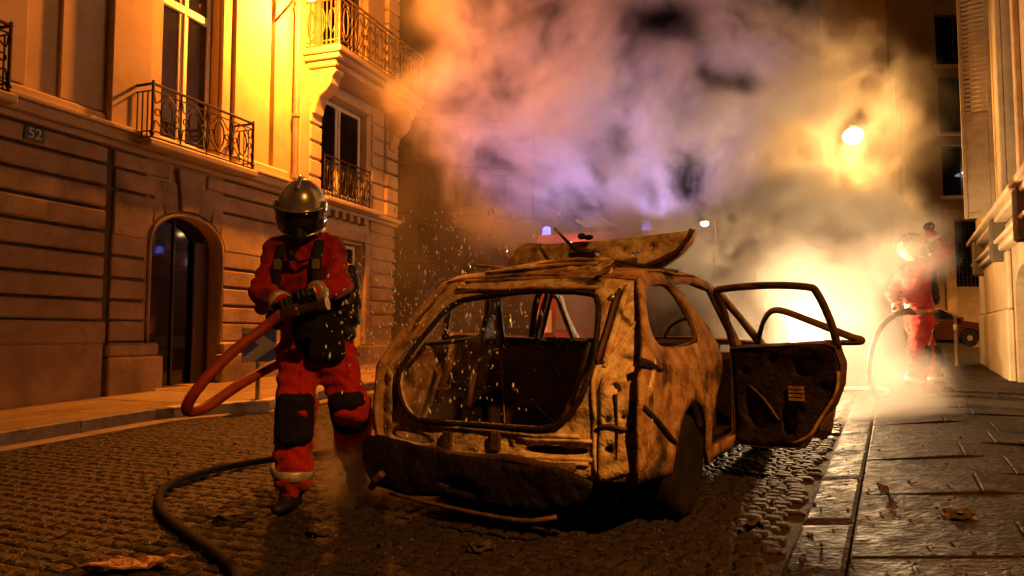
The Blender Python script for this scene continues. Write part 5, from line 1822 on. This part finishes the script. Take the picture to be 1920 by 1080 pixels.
def scrap(label, x, y, w, h, rz, seed, hz=0.0, m=SCRAP):
    rnd = random.Random(seed)
    n = 17
    pts = []
    for i in range(n):
        a = 2 * math.pi * i / n
        k = rnd.uniform(.55, 1.1) * (1.0 if i % 2 else .8)
        pts.append((w * k * max(-1, min(1, 1.25 * math.cos(a))), h * k * max(-1, min(1, 1.25 * math.sin(a)))))
    mb = sheet(pts, [], .03, lambda a, b: (a, b, .025 + .05 * mnoise.noise(Vector((a * 7, b * 7, seed))) + .035 * mnoise.noise(Vector((a * 19, b * 19, seed)))))
    o = mb.build("metal_scrap", m, None, solid=.008)
    o.location = (x, y, G * y + hz + .012)
    o.rotation_euler = (0, 0, rz)
    return tag(o, label, "scrap")


scrap("crumpled rusty metal scrap at the bottom edge near the hose's end", -1.72, 3.42, .24, .11, .35, 1.0)
scrap("dark curled scrap on the ground beside the rear wheel", 1.28, 4.02, .10, .05, .8, 2.0, 0.0, ASHDEB)
q = rp(1.55, .40)
scrap("small charred flake on the slabs under the rear door", q.x, q.y, .09, .04, 1.2, 3.0, rh(.4), ASHDEB)
q = rp(.4, 1.35)
scrap("charred metal strip lying across the slabs in the lower corner", q.x, q.y, .16, .03, -.5, 4.0, rh(1.35), ASHDEB)
# fine cinders nobody could count
mb = MB()
for i in range(1500):
    x, y = random.gauss(-.2, 1.4), random.uniform(3.0, 7.0)
    r_ = random.uniform(.004, .016)
    t = (Vector((x, y, 0)) - KK).dot(KN)
    zz = G * y + (rh(t) if t > 0 else 0)
    M_ = Matrix.Translation((x, y, zz + r_ * .4)) @ Matrix.Rotation(random.uniform(0, 6), 4, 'Z') @ Matrix.Rotation(random.uniform(0, 6), 4, 'X')
    a, b, c = r_, r_ * random.uniform(.4, 1), r_ * random.uniform(.3, .8)
    mb.add([(a, 0, 0), (-a, 0, 0), (0, b, 0), (0, -b, 0), (0, 0, c), (0, 0, -c)], [(0, 2, 4), (2, 1, 4), (1, 3, 4), (3, 0, 4), (2, 0, 5), (1, 2, 5), (3, 1, 5), (0, 3, 5)], M_)
tag(mb.build("cinders", ASHDEB), "black cinders strewn over the setts and slabs", "cinders", kind="stuff")
# puddles of hose water round the car
def puddle(label, pts, n=40):
    mb = MB()
    vs = [(x, y, G * y + dz) for x, y, dz in pts]
    mb.add(vs, [list(range(len(vs)))])
    return tag(mb.build("puddle", PUDDLE), label, "puddle")


# spray of hose water
mb = MB()
for i in range(900):
    if i < 620:
        y = random.uniform(4.2, 8.0)
        u = random.gauss(-.06, .06)
        x = u * y
        z = CAM_H + y * random.uniform(-.12, .17)
    else:
        t = random.random()
        x = -.98 + t * random.uniform(.2, 1.0) + random.gauss(0, .05)
        y = 4.0 + t * .8 + random.gauss(0, .12)
        z = 1.35 + random.gauss(0, .22) - t * .3
    if z < G * y + .05:
        continue
    r_ = random.choice((1, 1, 1, 1.7)) * random.uniform(.0018, .0046) * (1 + (y - 4) * .2)
    k = random.uniform(1.2, 4.0)
    M_ = Matrix.Translation((x, y, z)) @ Matrix.Rotation(random.gauss(0, .25), 4, 'Y') @ Matrix.Diagonal((r_, r_, r_ * k, 1))
    mb.add([(1, 0, 0), (-1, 0, 0), (0, 1, 0), (0, -1, 0), (0, 0, 1), (0, 0, -1)], [(0, 2, 4), (2, 1, 4), (1, 3, 4), (3, 0, 4), (2, 0, 5), (1, 2, 5), (3, 1, 5), (0, 3, 5)], M_)
tag(mb.build("water_spray", WATER, smooth=True), "drops of hose water flying between the firefighter and the burnt car", "water spray", kind="stuff")

# ------------------------------------------------------------------ smoke: a field of real density, lit only by the lamps of the place
def make_smoke(steam=False):
    ng = bpy.data.node_groups.new("smoke_field", 'GeometryNodeTree')
    ng.interface.new_socket("Geometry", in_out='INPUT', socket_type='NodeSocketGeometry')
    ng.interface.new_socket("Geometry", in_out='OUTPUT', socket_type='NodeSocketGeometry')
    N, LK = ng.nodes, ng.links

    def val(x):
        return x

    def m(op, a, b=None, c=None, clamp=False):
        n = N.new("ShaderNodeMath")
        n.operation = op
        n.use_clamp = clamp
        for i, q in enumerate((a, b, c)):
            if q is None:
                continue
            if hasattr(q, "is_output"):
                LK.new(q, n.inputs[i])
            else:
                n.inputs[i].default_value = q
        return n.outputs[0]

    def vm(op, a, b):
        n = N.new("ShaderNodeVectorMath")
        n.operation = op
        for i, q in enumerate((a, b)):
            if hasattr(q, "is_output"):
                LK.new(q, n.inputs[i])
            elif op == 'SCALE' and i == 1:
                n.inputs[3].default_value = q
            else:
                n.inputs[i].default_value = q
        return n.outputs[0]

    def step(x, lo, hi):
        n = N.new("ShaderNodeMapRange")
        n.interpolation_type = 'SMOOTHSTEP'
        LK.new(x, n.inputs[0])
        n.inputs[1].default_value = lo
        n.inputs[2].default_value = hi
        n.inputs[3].default_value = 0
        n.inputs[4].default_value = 1
        return n.outputs[0]

    def noise(vec, scale, detail, rough=.58, dist=0.0):
        n = N.new("ShaderNodeTexNoise")
        LK.new(vec, n.inputs["Vector"])
        n.inputs["Scale"].default_value = scale
        n.inputs["Detail"].default_value = detail
        n.inputs["Roughness"].default_value = rough
        n.inputs["Distortion"].default_value = dist
        return n
    pos = N.new("GeometryNodeInputPosition").outputs[0]
    w1 = noise(pos, .30, 2).outputs[1]
    warp = vm('SCALE', vm('SUBTRACT', w1, (.5, .5, .5)), 3.0)
    p2 = vm('ADD', pos, warp)
    big = noise(p2, .42, 8, .62).outputs[0]
    fine = noise(p2, 1.3, 5, .6).outputs[0]
    sep = N.new("ShaderNodeSeparateXYZ")
    LK.new(vm('ADD', pos, vm('SCALE', vm('SUBTRACT', noise(pos, .6, 7).outputs[1], (.5, .5, .5)), 3.0)), sep.inputs[0])
    X, Y, Z = sep.outputs
    def puff(cx, cy, cz, r, k):
        v = N.new("ShaderNodeVectorMath")
        v.operation = 'DISTANCE'
        LK.new(vm('ADD', pos, vm('SCALE', vm('SUBTRACT', noise(pos, 1.2, 5).outputs[1], (.5, .5, .5)), 1.1)), v.inputs[0])
        v.inputs[1].default_value = (cx, cy, cz)
        return m('MULTIPLY', step(v.outputs[1], r, r * .25), m('MULTIPLY', step(fine, .38, .60), k))
    if steam:
        dens = m('MULTIPLY', m('ADD', puff(-.80, 4.75, .30, .48, .5), puff(-.62, 4.95, .55, .40, .35)), SMOKE_K)
    else:
        # the street widens away from the camera: u is the sideways direction along the street, zz the climb
        u = m('DIVIDE', X, m('MAXIMUM', Y, 1.0))
        zz = m('DIVIDE', m('SUBTRACT', Z, 1.15), m('MAXIMUM', Y, 1.0))
        left = step(u, -.145, -.07)
        right = step(u, .555, .49)
        # upper edge of the bank sinks towards the corner building
        top = step(m('ADD', zz, m('MULTIPLY', u, .62)), .73, .62)
        # lower edge: on the left the plume hangs clear of the ground
        lowl = step(m('ADD', zz, m('MULTIPLY', u, 1.15)), .06, .15)
        yr = m('MULTIPLY', step(Y, 11.3, 11.8), step(Y, 13.7, 13.1))
        mask = m('MULTIPLY', m('MULTIPLY', left, right), m('MULTIPLY', m('MULTIPLY', top, lowl), yr))

        def gap(cu, cz, ru, rz):
            a_ = m('DIVIDE', m('SUBTRACT', u, cu), ru)
            b_ = m('DIVIDE', m('SUBTRACT', zz, cz), rz)
            return step(m('ADD', m('MULTIPLY', a_, a_), m('MULTIPLY', b_, b_)), .0, 2.6)
        mask = m('MULTIPLY', mask, m('MULTIPLY', m('MULTIPLY', gap(.21, .44, .085, .06), gap(.395, .245, .045, .035)), m('MULTIPLY', gap(.30, .36, .04, .03), gap(.52, .10, .05, .05))))
        tex = m('ADD', m('ADD', m('MULTIPLY', big, .44), m('MULTIPLY', fine, .34)), m('MULTIPLY', noise(p2, 3.6, 5, .62).outputs[0], .22))
        body = step(tex, .442, .55)
        # thickest low down behind the open doors
        dense = m('ADD', m('ADD', .17, m('MULTIPLY', step(u, .0, .16), .20)), m('MULTIPLY', m('MULTIPLY', step(zz, .30, -.05), step(u, .10, .24)), 1.0))
        d1 = m('MULTIPLY', m('MULTIPLY', mask, body), dense)
        # puffs crawling over the slabs and round the far firefighter
        d2 = m('ADD', puff(3.95, 8.0, .35, .80, .35), puff(4.45, 8.6, .5, .70, .22))
        d3 = m('ADD', m('ADD', puff(4.82, 9.10, 2.10, .66, .25), puff(4.0, 9.0, 1.6, 1.0, .12)), m('ADD', puff(3.4, 9.3, 1.5, 1.5, .05), puff(6.4, 13.7, 5.0, 1.8, .05)))
        veil = m('MULTIPLY', m('MULTIPLY', step(u, -.20, -.12), step(u, .16, .02)), m('MULTIPLY', m('MULTIPLY', step(Y, 10.6, 11.6), step(Y, 14.6, 13.6)), m('MULTIPLY', step(fine, .30, .66), .014)))
        d3 = m('ADD', d3, veil)
        dens = m('MULTIPLY', m('ADD', m('ADD', d1, d2), d3), SMOKE_K)
    vc = N.new("GeometryNodeVolumeCube")
    LK.new(dens, vc.inputs["Density"])
    vc.inputs["Min"].default_value = (-1.6, 4.1, -.1) if steam else (-2.6, 7.1, .1)
    vc.inputs["Max"].default_value = (.2, 5.7, 1.3) if steam else (9.0, 15.0, 9.3)
    for nm, r_ in zip(("Resolution X", "Resolution Y", "Resolution Z"), (40, 36, 32) if steam else (190, 110, 150)):
        vc.inputs[nm].default_value = r_
    sm = N.new("GeometryNodeSetMaterial")
    mt = bpy.data.materials.new("smoke")
    mt.use_nodes = True
    nt = mt.node_tree
    nt.nodes.remove(nt.nodes["Principled BSDF"])
    pv = nt.nodes.new("ShaderNodeVolumePrincipled")
    pv.inputs["Color"].default_value = (.93, .90, .88, 1)
    pv.inputs["Density"].default_value = 1.0
    pv.inputs["Anisotropy"].default_value = .25
    nt.links.new(pv.outputs[0], nt.nodes["Material Output"].inputs["Volume"])
    sm.inputs["Material"].default_value = mt
    LK.new(vc.outputs[0], sm.inputs[0])
    go = N.new("NodeGroupOutput")
    LK.new(sm.outputs[0], go.inputs[0])
    me = bpy.data.meshes.new("smoke")
    me.from_pydata([(0, 9, 0), (.01, 9, 0), (0, 9.01, 0)], [], [(0, 1, 2)])
    me.materials.append(mt)
    o = bpy.data.objects.new("smoke", me)
    COL.objects.link(o)
    md = o.modifiers.new("field", 'NODES')
    md.node_group = ng
    if steam:
        o.name = me.name = "steam"
        tag(o, "faint steam drifting between the firefighter's legs and the burnt bumper", "steam", kind="stuff")
    else:
        tag(o, "rolling bank of smoke lit orange, white and purple behind the burnt car", "smoke", kind="stuff")


SMOKE_K = 5.2
make_smoke()
make_smoke(True)
